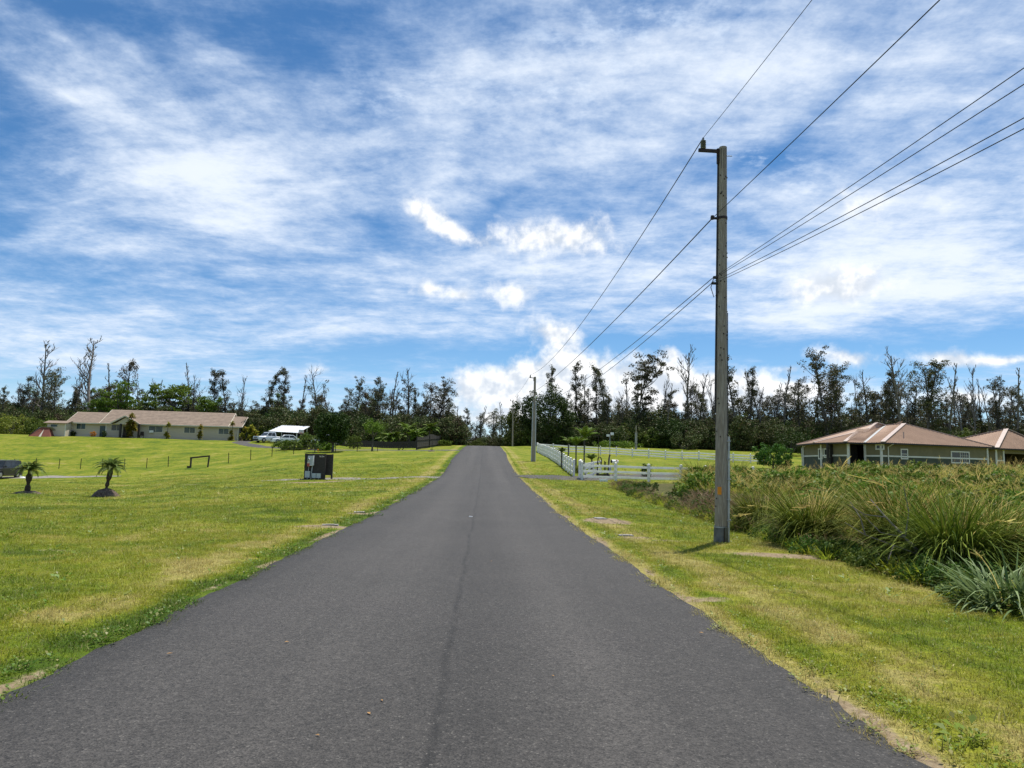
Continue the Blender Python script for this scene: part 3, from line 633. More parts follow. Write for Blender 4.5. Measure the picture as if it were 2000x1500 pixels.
def left_house():
    a = R(9); e = Vector((math.cos(a), math.sin(a), 0)); b = Vector((-math.sin(a), math.cos(a), 0)); n = -b
    P = atY(466, 840, 126); P.z = 0; G = 4.45; EZ = 7.05
    root = thing('ranch_house', 'long low tan house with brown shingle roof on the rise at left', 'house', (P.x, P.y, G))
    def H(L, d, z): return P + e * (-L) + b * d + Vector((0, 0, z))
    def sL(px, py): s, z = hit(px, py, P, e); return s, z
    Lm = -sL(207, 838)[0]; Lw = -sL(137, 838)[0]
    def walls(L0, L1, d0, d1, z1):
        mb = MB(); c = [H(L0, d0, G - .6), H(L1, d0, G - .6), H(L1, d1, G - .6), H(L0, d1, G - .6)]; t = [Vector((p.x, p.y, z1)) for p in c]
        for i in range(4): j = (i + 1) % 4; mb.poly([c[i], c[j], t[j], t[i]])
        return mb
    wobj('wall', walls(0, Lm, 0, 9, EZ), 'tan_wall', root); wobj('wall', walls(Lm + .01, Lw, .6, 8.2, EZ), 'tan_wall', root)
    # siding boards: thin proud courses on the front and the right gable end
    for k in range(1, 12):
        z = G + k * .215
        wobj('siding_board', MB().bar(H(.0, -.012, z), H(Lm, -.012, z), .02, .025), 'tan_wall', root)
        wobj('siding_board', MB().bar(H(-.012, 0, z), H(-.012, 9, z), .02, .025), 'tan_wall', root)
    def gable(L0, L1, d0, d1, ez, rz_, name='roof', ov=.6):
        mb = MB(); dm = (d0 + d1) / 2
        A0, A1 = H(L0, d0 - ov, ez), H(L1, d0 - ov, ez); B0, B1 = H(L0, dm, rz_), H(L1, dm, rz_); C0, C1 = H(L0, d1 + ov, ez), H(L1, d1 + ov, ez)
        n1 = (A1 - A0).cross(B0 - A0).normalized(); n1 = n1 if n1.z > 0 else -n1; n2 = (C1 - C0).cross(B0 - C0).normalized(); n2 = n2 if n2.z > 0 else -n2
        mb.slab([A0, A1, B1, B0], n1, .12); mb.slab([C0, B0, B1, C1], n2, .12)
        r_ = wobj(name, mb, 'shingle', root)
        # shingle courses
        cm = MB()
        for k in range(1, 9):
            u = k / 9; p0, p1 = A0.lerp(B0, u), A1.lerp(B1, u); cm.bar(p0 + n1 * .004, p1 + n1 * .004, .03, .02)
        wobj('shingle_course', cm, 'shingle', root, r_)
        g = MB()
        for L in (L0 + .55 * (1 if L1 > L0 else -1), L1 - .55): wobj('gable_wall', MB().poly([H(L, d0, ez - .1), H(L, d1, ez - .1), H(L, dm, rz_ - .25)]), 'tan_wall', root)
        wobj('fascia', MB().bar(H(L0, d0 - ov - .015, ez - .10), H(L1, d0 - ov - .015, ez - .10), .03, .2), 'tan_trim', root)
        for L in (L0, L1):
            wobj('barge_board', MB().bar(H(L, d0 - ov, ez - .10), H(L, dm, rz_ - .10), .05, .2).bar(H(L, dm, rz_ - .10), H(L, d1 + ov, ez - .10), .05, .2), 'tan_trim', root)
        return r_
    gable(1.6, Lm + .9, 0, 9, EZ, EZ + 2.62)
    gable(-.7, 1.59, 0, 8.0, EZ - .02, EZ + 2.0)
    gable(Lm + .91, Lw + .8, .6, 8.2, EZ - .01, EZ + 2.05)
    # porch
    sl = -sL(223, 828)[0]; sr = -sL(278, 828)[0]; sc = (sl + sr) / 2
    mb = MB(); rzp = EZ + 1.25; dp = -1.7
    A0, A1 = H(sl, dp, EZ - .05), H(sr, dp, EZ - .05); T0 = H(sc, dp, rzp); A2, A3, T1 = H(sl, 1.5, EZ - .05), H(sr, 1.5, EZ - .05), H(sc, 2.9, rzp)
    for (u, v, w, x) in ((A0, T0, T1, A2), (A1, A3, T1, T0)):
        nn = (v - u).cross(x - u).normalized(); nn = nn if nn.z > 0 else -nn; mb.slab([u, v, w, x], nn, .1)
    wobj('porch_roof', mb, 'shingle', root)
    wobj('porch_gable', MB().poly([H(sl - .5, dp + .35, EZ - .2), H(sr + .5, dp + .35, EZ - .2), H(sc, dp + .35, rzp - .22)]), 'tan_wall', root)
    wobj('barge_board', MB().bar(A0, T0, .06, .2).bar(T0, A1, .06, .2), 'tan_trim', root)
    for px in (241, 276.5):
        s = -sL(px, 840)[0]; wobj('porch_post', MB().box(H(s, dp + .4, (G + EZ) / 2 - .1), (.3, .3, EZ - G), a), 'dark_wood', root)
    wobj('porch_slab', MB().box(H(sc, -.9, G + .03), (sl - sr + .6, 1.7, .14), a), 'concrete', root)
    def win(x0, x1, y0, y1, **k):
        s0, z1 = sL(x0, y0); s1, z0 = sL(x1, y1); window(root, P + Vector((0, 0, G)), e, n, s0, s1, z0, z1, 'tan_trim', fw=.12, **k)
    win(218.5, 238, 829.5, 841, glass='glass'); win(291.5, 317, 832, 844, glass='curtain_glass'); win(360.5, 380.5, 834.5, 845.5, glass='curtain_glass'); win(427.5, 446, 837, 848, glass='curtain_glass')
    A2_ = P + b * .6 + Vector((0, 0, G))
    for (x0, x1, y0, y1) in ((150.5, 166.5, 827, 838),):
        s0, z1 = hit(x0, y0, A2_, e); s1, z0 = hit(x1, y1, A2_, e); window(root, A2_, e, n, s0, s1, z0, z1, 'tan_trim', 'curtain_glass', .12)
    s0, z1 = hit(196, 829, A2_, e); s1, z0 = hit(205, 848, A2_, e)
    d_ = wobj('door', MB().box(A2_ + e * ((s0 + s1) / 2) + n * .03 + Vector((0, 0, 1.05)), (s1 - s0, .08, 2.1), a), 'curtain_glass', root)
    wobj('door_handle', MB().box(A2_ + e * (s1 - .12) + n * .10 + Vector((0, 0, 1.0)), (.05, .06, .14), a), 'galv', root, d_)
    s0 = sL(247, 840)[0]
    d_ = wobj('door', MB().box(P + e * s0 + n * .03 + Vector((0, 0, G + 1.05)), (1.0, .08, 2.1), a), 'shade_black', root)
    wobj('door_handle', MB().box(P + e * (s0 + .38) + n * .10 + Vector((0, 0, G + 1.0)), (.05, .06, .14), a), 'galv', root, d_)
    for (d0, d1) in ((1.6, 2.7), (4.6, 5.7)):
        window(root, P + Vector((0, 0, G)), b, e, d0, d1, G + .95, G + 2.1, 'white_paint', 'glass', .12, split='h')
    for px in (206.8, 465.5):
        s = -sL(px, 840)[0]; wobj('corner_board', MB().box(H(s, -.03, (G + EZ) / 2), (.14, .06, EZ - G), a), 'cream_trim', root)
    s, z = sL(297, 843); wobj('window_air_conditioner', MB().box(P + e * s + n * .25 + Vector((0, 0, z)), (.62, .45, .40), a), 'white_paint', root)
    # shed beside it
    c = gY(112, 121); sh = thing('garden_shed', 'small tan shed with low brown roof beside the left house', 'shed', (c.x, c.y, c.z), a * .8)
    obj('wall', MB().box((0, 0, 1.02), (2.9, 2.4, 2.25)), 'tan_wall', sh); obj('roof', MB().slab([(-1.95, -1.6, 2.12), (1.75, -1.6, 2.12), (1.75, .3, 2.58), (-1.95, .3, 2.58)], (0, -.23, .97), .1).slab([(-1.95, .3, 2.58), (1.75, .3, 2.58), (1.75, 1.6, 2.12), (-1.95, 1.6, 2.12)], (0, .3, .95), .1), 'shingle', sh)
    w = obj('window', MB().box((-.35, -1.22, 1.68), (1.15, .08, .5)), 'tan_trim', sh); obj('pane', MB().box((-.35, -1.268, 1.68), (1.0, .02, .38)), 'curtain_glass', w)
    obj('corner_board', MB().box((1.42, -1.2, 1.0), (.12, .07, 2.1)), 'cream_trim', sh)
    # tent
    c = gY(79, 119); t = thing('camping_tent', 'red and grey dome tent beside the small tan shed', 'tent', (c.x, c.y, c.z - .15), R(10))
    mb = MB(); pr = [(-1.7, -1.1), (1.6, -1.1), (1.7, 1.2), (-1.6, 1.2)]; rd = [(-.3, -.25, 1.55), (1.0, -.1, 1.6), (1.0, .5, 1.6), (-.3, .5, 1.55)]
    b4 = [(x, y, 0) for x, y in pr]
    obj('fabric', MB().add(b4 + rd, [(0, 1, 5, 4), (1, 2, 6, 5), (2, 3, 7, 6), (3, 0, 4, 7), (4, 5, 6, 7)]), 'tent_red', t)
    obj('fly', MB().slab([(-1.3, -.75, .55), (-.35, -.3, 1.66), (1.5, -.2, 1.72), (1.9, .9, .9), (-.4, .9, 1.2)], (0, -.2, .98), .04), 'tent_grey', t)
    obj('door_flap', MB().slab([(-.05, -1.2, .02), (.30, -1.2, .02), (.35, -.42, 1.3)], (0, -.86, .5), .03), 'tan_trim', t)
    obj('guy_pole', MB().tube([(-1.7, -1.1, 0), (-.9, -.6, 1.1), (.3, 0, 1.7), (1.3, .7, 1.2), (1.75, 1.2, 0)], .03, 5), 'iron', t)
    return P, e, b, G
LH = left_house()

def right_house():
    ze = 4.05; q = lambda x, y, z=ze: onz(x, y, z)
    EL, EB0, EB1, EV, E0, E1 = q(1555, 868.6), q(1589.4, 865.2), q(1650.4, 863.4), q(1688.3, 864.7), q(1724, 864), q(1942.5, 873.2)
    Aa, Ac, Mi, B0, B1 = q(1712, 826.5, 6.2), q(1766, 828, 6.2), q(1728.5, 831, 6.08), q(1674.5, 844.5, 5.2), q(1687, 845, 5.2)
    e = (E1 - E0).normalized(); n_in = Vector((-e.y, e.x, 0)); Eb = E1 + n_in * 10.7
    G = tz(E0.x, E0.y) - .1
    root = thing('hip_roof_house', 'olive house with salmon metal hip roof behind the tall grass', 'house', (E0.x, E0.y, G))
    faces = [[EL, EB0, B0, B1, Aa], [EB0, EB1, B0], [EB1, EV, Mi, Aa, B1, B0], [EV, E0, Ac, Mi], [E0, E1, Ac], [E1, Eb, Ac], [Eb, EL, Aa, Mi, Ac]]
    for f in faces:
        mb = MB(); c = sum(f, Vector()) / len(f)
        for i in range(len(f)): mb.add([f[i], f[(i + 1) % len(f)], c], [(0, 1, 2)])
        r_ = wobj('roof_plane', mb, 'metal_roof', root)
        rb = MB(); ribs(rb, f, None, .24, .07, .045)
        if rb.v: tag(wobj('roof_ribs', rb, 'metal_roof', root, r_), kind='stuff')
    for (a_, b_, w) in ((E0, Ac, .36), (B1, Aa, .30), (EB1, B0, .30), (B0, B1, .3), (Ac, E1, .30), (EB0, B0, .22), (EL, Aa, .22), (Mi, Ac, .26), (Aa, Mi, .26)):
        wobj('ridge_cap', MB().bar(a_ + Vector((0, 0, .05)), b_ + Vector((0, 0, .05)), w, .07), 'roof_cap', root)
    for (a_, b_) in ((EV, Mi),): wobj('valley_flashing', MB().bar(a_ + Vector((0, 0, .03)), b_ + Vector((0, 0, .03)), .25, .03), 'galv', root)
    ea = [EL, EB0, EB1, EV, E0, E1, Eb]
    # soffit
    sm = MB(); cc = sum(ea, Vector()) / 7
    for i in range(7): sm.add([ea[i] - Vector((0, 0, .12)), ea[(i + 1) % 7] - Vector((0, 0, .12)), cc - Vector((0, 0, .12))], [(0, 2, 1)])
    wobj('soffit', sm, 'olive_wall', root)
    for a_, b_ in zip(ea, ea[1:] + ea[:1]): wobj('gutter', MB().bar(a_ - Vector((0, 0, .06)), b_ - Vector((0, 0, .06)), .08, .13), 'dark_wood', root)
    ins = []
    for i, p in enumerate(ea): d = (cc - p); d.z = 0; ins.append(p + d.normalized() * (.75 if i not in (3,) else .35))
    zt = ze - .12; zb = hit(1692, 889.5, ins[4], e)[1]
    def out(a_, b_): t = (b_ - a_).normalized(); return Vector((t.y, -t.x, 0))
    def wall(a_, b_, upper='olive_wall'):
        t = (b_ - a_).normalized(); L = (b_ - a_).length; o = out(a_, b_); rz = math.atan2(t.y, t.x); m_ = (a_ + b_) / 2
        wobj('upper_wall', MB().box((m_.x - o.x * .1, m_.y - o.y * .1, (zb + zt) / 2), (L, .2, zt - zb), rz), upper, root)
        wobj('lower_wall', MB().box((m_.x - o.x * .1, m_.y - o.y * .1, (zb + G - .5) / 2), (L - .01, .204, zb - G + .5), rz), 'green_wall', root)
        wobj('band_trim', MB().box((m_.x + o.x * .02, m_.y + o.y * .02, zb), (L - .02, .06, .13), rz), 'cream_trim', root)
        return a_, t, o
    W = [wall(ins[0], ins[1]), wall(ins[1], ins[2]), wall(ins[3], ins[4]), wall(ins[4], ins[5]), wall(ins[5], ins[6]), wall(ins[6], ins[0])]
    # recessed entry between the two wings
    a_, b_ = ins[2] + n_in * 1.8 + e * .6, ins[3] + n_in * 1.6
    t = (b_ - a_).normalized(); wobj('entry_wall', MB().box((*((a_ + b_) / 2).xy, (G + zt) / 2), ((b_ - a_).length + 1.2, .2, zt - G), math.atan2(t.y, t.x)), 'shade_black', root)  # entry wall coloured near-black, the porch shade is painted in
    def win(w, x0, x1, y0, y1, **k):
        a_, t, o = w; s0, z1 = hit(x0, y0, a_, t); s1, z0 = hit(x1, y1, a_, t); window(root, Vector((a_.x, a_.y, 0)), t, o, min(s0, s1), max(s0, s1), min(z0, z1), max(z0, z1), 'cream_trim', 'glass', .10, **k)
    win(W[3], 1760, 1771.5, 878.5, 895, split='h'); win(W[3], 1858, 1892, 883, 903.5, split='v', mull=True); win(W[2], 1712.5, 1725, 870, 876, panes=1)
    def has(w, px):
        s, z = hit(px, 880, w[0], w[1]); return s
    win(W[1], 1582.5, 1596, 878, 895, split='v') if has(W[1], 1582.5) > .1 else win(W[1], 1600, 1606, 878, 895, split='v')
    win(W[1], 1611, 1620, 878, 892, panes=1)
    for (p, dx) in ((ins[4], .0), (ins[5], 0), (ins[0], 0), (ins[2], 0), (ins[3], 0), (ins[1], 0)):
        d = (p - cc); d.z = 0; p2 = p + d.normalized() * .03
        wobj('corner_board', MB().box((p2.x, p2.y, (G + zt) / 2 - .2), (.15, .15, zt - G + .4), math.atan2(e.y, e.x)), 'cream_trim', root)
    s, z = hit(1627, 885, ins[1], (ins[2] - ins[1]).normalized()); p = ins[1] + (ins[2] - ins[1]).normalized() * s
    p = atY(1617, 885, p.y - .35); wobj('porch_post', MB().box((p.x, p.y, (G + zt) / 2), (.2, .2, zt - G)), 'dark_wood', root)
    for (px, y0, y1) in ((1574, 872, 905), (1732.5, 870, 905)):
        s, z = hit(px, 880, *( (ins[0], (ins[1] - ins[0]).normalized()) if px < 1600 else (ins[4], e)))
        base = ins[0] if px < 1600 else ins[4] + e * s
        o = Vector((-.25, -.12, 0)) if px < 1600 else -n_in * .12
        wobj('downspout', MB().tube([base + o + Vector((0, 0, -.1)) - n_in * .5, base + o + Vector((0, 0, -.35)), Vector((base.x + o.x, base.y + o.y, G - .2))], .045, 6), 'cream_trim', root)
    v = q(1776, 862, 4.3); v = (E0 * .62 + E1 * .13 + Ac * .25); wobj('vent_pipe', MB().tube([v - Vector((0, 0, .2)), v + Vector((0, 0, .55))], .05, 8), 'roof_cap', root)
    # garage
    g0 = onz(1947, 875.2, 4.15); gt = onz(1965.5, 838, 6.35); g1 = g0 + e * 9.5; g2 = g0 + n_in * 9.5; g3 = g1 + n_in * 9.5
    GG = tz(g0.x, g0.y) - .1
    root = thing('garage', 'garage with salmon metal hip roof at the right edge of the view', 'garage', (g0.x, g0.y, GG))
    for f in ([g0, g1, gt], [g2, g0, gt], [g1, g3, gt], [g3, g2, gt]):
        r_ = wobj('roof_plane', MB().poly(f), 'metal_roof', root); rb = MB(); ribs(rb, f, None, .24, .07, .045); tag(wobj('roof_ribs', rb, 'metal_roof', root, r_), kind='stuff')
    for p in (g0, g1, g2, g3): wobj('ridge_cap', MB().bar(p + Vector((0, 0, .05)), gt + Vector((0, 0, .05)), .4, .07), 'roof_cap', root)
    gz = 4.15 - .14
    wobj('soffit', MB().poly([g0 - Vector((0, 0, .13)), g2 - Vector((0, 0, .13)), g3 - Vector((0, 0, .13)), g1 - Vector((0, 0, .13))]), 'olive_wall', root)
    for a_, b_ in ((g0, g1), (g0, g2)): wobj('gutter', MB().bar(a_ - Vector((0, 0, .06)), b_ - Vector((0, 0, .06)), .08, .14), 'dark_wood', root)
    i0 = g0 + (e + n_in) * .6; rz = math.atan2(e.y, e.x)
    def pan(a_, L, dirv, z0, z1, mat, nm, th=.2):
        c = a_ + dirv * (L / 2); wobj(nm, MB().box((c.x, c.y, (z0 + z1) / 2), (L, th, z1 - z0), math.atan2(dirv.y, dirv.x)), mat, root)
    pan(i0, 1.05, e, GG - .5, gz, 'olive_wall', 'front_wall'); pan(i0 - n_in * .12, 1.0, e, zb - .07, zb + .07, 'cream_trim', 'band_trim', .06)
    pan(i0, 8.3, n_in, GG - .5, gz, 'olive_wall', 'side_wall'); pan(i0 + n_in * 8.2, 8.3, e, GG - .5, gz, 'shade_black', 'back_wall'); pan(i0 + e * 8.3, 8.3, n_in, GG - .5, gz, 'olive_wall', 'side_wall')  # back wall near-black: shade of the open bay is in its colour
    pan(i0 + e * 1.05, 7.2, e, gz - .35, gz, 'olive_wall', 'lintel')
    for s in (-.02, 1.08): p = i0 + e * s - n_in * .12; wobj('corner_board', MB().box((p.x, p.y, (GG + gz) / 2), (.18, .1, gz - GG), rz), 'cream_trim', root)
right_house()

def carport():
    p = gY(563, 124); root = thing('carport', 'open carport with sloping white metal roof behind the parked cars', 'carport', (p.x, p.y, p.z), R(3))
    f = [(-2.9, -2.6, 1.75), (2.1, -2.6, 1.6), (2.9, 2.4, 2.95), (-2.0, 2.4, 3.0)]
    mb = MB().slab(f, (0, -.26, .96), .06); r_ = obj('roof', mb, 'white_roof', root); rb = MB(); ribs(rb, f, None, .3, .05, .035); obj('roof_ribs', rb, 'white_roof', r_)
    for x, y, z in ((-2.5, -2.2, 1.78), (1.8, -2.2, 1.65), (2.5, 2.1, 2.8), (-1.9, 2.1, 2.85)): obj('post', MB().box((x, y, z / 2), (.12, .12, z)), 'white_paint', root)
    obj('back_panel', MB().box((.2, 2.25, 1.2), (4.6, .06, 2.2)), 'shade_black', root); obj('side_panel', MB().box((2.35, 0, .8), (.06, 4.2, 1.4)), 'dark_wood', root)
carport()

# ------------------------------------------------------------------ utility poles and wires
def make_pole(label, base, top, r0, r1, near=False, cond=1, hard=True):
    root = thing('utility_pole', label, 'utility pole', base, group='utility poles along the road'); T = top - base; H = T.length; ax = T / H
    def at(h, dx=0, dy=0): return ax * h + Vector((dx, dy, 0))
    pts = [at(-.3)] + [at(H * k / 10) for k in range(11)]; rad = [r0] + [r0 + (r1 - r0) * k / 10 for k in range(11)]
    obj('shaft', MB().tube(pts, rad, 20 if near else 10), 'pole_wood', root, smooth=False)
    rh = lambda h: r0 + (r1 - r0) * h / H
    A = {}
    if hard:
        ah = H - .10 if near else H - .12
        arm = obj('bracket_arm', MB().bar(at(ah, -rh(ah) + .02), at(ah + .02, -.58), .06, .07).bar(at(ah - .32, -rh(ah) - .01), at(ah + .06, -rh(ah) - .01), .05, .09), 'iron', root)
        ins = MB()
        for k in range(5): z = .06 + k * .042; ins.tube([at(ah + z, -.47), at(ah + z + .018, -.47), at(ah + z + .036, -.47)], [.052, .07, .045], 10)
        ins.tube([at(ah, -.47), at(ah + .33, -.47)], .025, 8)
        obj('insulator', ins, 'ceramic', root); A['top'] = base + at(ah + .33, -.47)
        h2 = H * .81; obj('spool_clamp', MB().tube([at(h2 - .03, -rh(h2) - .14), at(h2 + .06, -rh(h2) - .14)], .04, 8).bar(at(h2, -rh(h2) - .18), at(h2, -rh(h2) + .02), .04, .05), 'iron', root)
        obj('band', MB().tube([at(h2 - .03), at(h2 + .03)], rh(h2) + .012, 14), 'iron', root); A['neutral'] = base + at(h2, -rh(h2) - .14)
        h3 = H * .655; obj('cable_clamp', MB().bar(at(h3, -rh(h3) - .10), at(h3, -rh(h3) + .02), .05, .06), 'iron', root); obj('cable_clamp', MB().bar(at(h3 - .14, -rh(h3) - .14), at(h3 - .14, -rh(h3) + .02), .05, .05), 'iron', root)
        A['tele'] = base + at(h3, -rh(h3) - .10); A['tele_low'] = base + at(h3 - .14, -rh(h3) - .14)
        obj('bolt', MB().tube([at(H - .22, rh(H) - .02, -.02), at(H - .22, rh(H) + .12, -.02)], .012, 6), 'galv', root)
    if near:
        sl = obj('base_sleeve', MB().tube([at(-.12), at(.0), at(.36)], [r0 + .03, r0 + .02, r0 + .012], 20), 'sleeve', root)
        obj('strap', MB().tube([at(.33), at(.355)], r0 + .018, 20), 'galv', sl)
        obj('strap', MB().bar(at(.0, .03, -r0 - .025), at(.34, .03, -r0 - .022), .012, .02), 'iron', sl)
        cd = MB().tube([at(-.1, r0 + .015, -.05), at(.8, r0 + .012, -.05), at(2.35, rh(2.35) + .02, -.05)], .027, 10); c_ = obj('conduit', cd, 'pvc_grey', root)
        for h in (.5, .95, 1.4, 1.85, 2.25): obj('conduit_clip', MB().box(at(h, rh(h) + .01, -.07), (.09, .05, .025)), 'galv', c_)
        obj('dark_strip', MB().tube([at(2.3, rh(2.3) + .008, -.03), at(5.2, rh(5.2) + .008, -.03)], .010, 6), 'wire', root)
        obj('dark_strip', MB().bar(at(2.9, -rh(2.9) - .012, .02), at(H - .4, -rh(H - .4) - .012, .02), .035, .05, up=(0, 1, 0)), 'dark_wood', root)  # thin dark strip up the left side of the shaft
        n = MB()
        rr = random.Random(2)
        for k in range(46): h = rr.uniform(.5, H - .4); a = rr.uniform(3.4, 6.0); n.box(at(h, math.cos(a) * rh(h), math.sin(a) * rh(h)), (.022, .022, .03))
        tag(obj('nail', n, 'iron', root), kind='stuff')
        h = hit(1403.5, 958, base, Vector((1, 0, 0)))[1] - base.z
        obj('marker_plate', MB().bar(at(h - .085, -.075, -rh(h) + .005), at(h + .085, -.075, -rh(h) + .005), .085, .02, up=(0, 1, 0)), 'orange', root)
        h3 = H * .655; lp = [at(h3 - .02, -rh(h3) - .1, -.03), at(h3 - .25, -rh(h3) - .17, -.05), at(h3 - .48, -rh(h3) - .10, -.05), at(h3 - .40, -rh(h3) - .02, -.06), at(h3 - .1, -rh(h3) - .04, -.05)]
        obj('cable_loop', MB().tube(lp, .010, 6), 'wire', root)
        for k in range(3): h = H - .05; a = -1.0 - .6 * k; obj('crack', MB().bar(at(h - .5, math.cos(a) * (r1 + .001), math.sin(a) * (r1 + .001)), at(h, math.cos(a) * (r1 + .001), math.sin(a) * (r1 + .001)), .008, .008), 'dark_wood', root)
    elif cond:
        for sx in (-1, 1): obj('conduit', MB().tube([at(-.1, sx * (r0 + .02), -.06), at(H * .70, sx * (rh(H * .7) + .02), -.06)], .055, 8), 'pvc_grey', root)
        if hard: obj('lamp_head', MB().tube([at(H * .745, .05, -.2), at(H * .77, .2, -.3)], .09, 8), 'white_paint', root)
    return A
b1 = gp(1408, 1060); t1 = atY(1412, 288, b1.y + .12)
b2 = gY(1041.5, 72.6); t2 = atY(1045.0, 736, 72.7); b3 = gY(1000.5, 130); t3 = atY(1002, 782, 130)
A1 = make_pole('large weathered wooden pole with orange plate in the right verge', b1, t1, .140, .090, near=True)
A2 = make_pole('wooden pole with grey conduits beside the white fence', b2, t2, .17, .11)
A3 = make_pole('slim wooden pole at the crest of the road', b3, t3, .14, .09, cond=0)
b4 = gY(1242, 130); t4 = atY(1242.5, 831, 130); make_pole('short grey pole at the foot of the dark tree line', b4, t4, .13, .10, cond=1, hard=False)
def proj(p):
    d = Vector(p) - CAMP; f = d.dot(_f); return 1000 + FPX * d.dot(_r) / f, 750 - FPX * d.dot(_u) / f
def span(A, B, px, py):
    """points of a hanging wire whose sag lets it cross the given pixel"""
    def pts(s, n=40): return [A.lerp(B, k / n) - Vector((0, 0, 4 * s * (k / n) * (1 - k / n))) for k in range(n + 1)]
    if px is None: return pts(py)
    def y_at(s):
        P = [proj(q) for q in pts(s, 120) if (q - CAMP).dot(_f) > .6]
        for a, b in zip(P[:-1], P[1:]):
            if (a[0] - px) * (b[0] - px) <= 0 and a[0] != b[0]: return a[1] + (b[1] - a[1]) * (px - a[0]) / (b[0] - a[0])
        return None
    lo_, hi_ = 0.0, 4.0
    for _ in range(22):
        m_ = (lo_ + hi_) / 2; y = y_at(m_)
        if y is None or y > py: hi_ = m_
        else: lo_ = m_
    return pts(lo_, 60)
def wire(label, A, B, px, py, r=.0058):
    tag(obj('overhead_wire', MB().tube(span(A, B, px, py), r, 5), 'wire'), label, 'wire', 'overhead wires')
back = Vector((2.17, -57.4, 0)); V3 = lambda x=0, y=0, z=0: Vector((x, y, z))
wire('topmost wire running from the large pole up out of the frame', A1['top'], A1['top'] + back, 1560, 33)
wire('second wire running from the large pole up out of the frame', A1['neutral'], A1['neutral'] + back, 1800, 34, .008)
wire('third wire, uppermost of four reaching the right frame edge', A1['tele'], A1['tele'] + back, 1960, 160)
wire('fourth wire, second of four reaching the right frame edge', A1['tele'] + V3(0, 0, -.03), A1['tele'] + back + V3(.35, 0, -.1), 1960, 190)
wire('fifth wire, third of four reaching the right frame edge', A1['tele_low'] + V3(0, 0, .02), A1['tele_low'] + back + V3(.1, 0, 0), 1960, 252, .006)
wire('lowest wire reaching the right frame edge from the large pole', A1['tele_low'] + V3(.02, 0, -.02), A1['tele_low'] + back + V3(.4, 0, -.1), 1960, 272, .006)
wire('topmost wire between the large pole and the pole beside the fence', A1['top'], A2['top'], 1200, 540, .012)
wire('second wire between the large pole and the pole beside the fence', A1['neutral'], A2['neutral'], 1250, 575, .014)
wire('upper cable of the lower pair leading to the pole beside the fence', A1['tele'], A2['tele'], 1300, 620, .010)
wire('lower cable of the lower pair leading to the pole beside the fence', A1['tele_low'], A2['tele_low'], 1300, 632, .010)
wire('topmost wire from the fence pole to the crest pole', A2['top'], A3['top'], None, .5, .012); wire('lower wire from the fence pole to the crest pole', A2['neutral'], A3['neutral'], None, .6, .012)

# ------------------------------------------------------------------ white rail fences
def rail_fence(label, pts, hp=1.32, sp=2.44, rails=(.28, .68, 1.10), post='white_vinyl', pw=.17, rw=.175, endpost=True, name='rail_fence'):
    P = []; 
    for a, b in zip(pts[:-1], pts[1:]):
        a = Vector(a); b = Vector(b); k = max(1, round((b - a).xy.length / sp)); P += [a.lerp(b, i / k) for i in range(k)]
    P.append(Vector(pts[-1])); P = [Vector((p.x, p.y, tz(p.x, p.y))) for p in P]
    root = thing(name, label, 'fence', P[0], group='white rail fences')
    pm_ = mesh_of('post', MB().box((0, 0, hp / 2 - .1), (pw, pw, hp + .2)).box((0, 0, hp + .02), (pw + .035, pw + .035, .04)).box((0, 0, hp + .06), (pw - .02, pw - .02, .05), taper=.2), post)
    for i, p in enumerate(P):
        d = P[min(i + 1, len(P) - 1)] - P[max(i - 1, 0)]; link('post', pm_, root, p - P[0], (random.uniform(-.01, .01), random.uniform(-.01, .01), math.atan2(d.y, d.x)))
    for a, b in zip(P[:-1], P[1:]):
        for z in rails: obj('rail', MB().bar(a - P[0] + Vector((0, 0, z)), b - P[0] + Vector((0, 0, z + random.uniform(-.008, .008))), .045, rw), post, root)
    return P
q = lambda px, Y: gY(px, Y)
ff = [gY(1137, 53.6), gY(1330, 55.5), gY(1470, 57.5)]
rail_fence('front white rail fence along the driveway, half hidden by tall grass', ff)
dg = [gY(1121, 57.0), gY(1086, 76), gY(1049, 112)]
rail_fence('white rail fence running uphill along the road', dg)
bk = [gY(1050, 112.6), gY(1235, 111), gY(1365, 110), gY(1500, 108)]
rail_fence('far white rail fence across the back of the paddock', bk, rails=(.35, .72, 1.12), rw=.2)
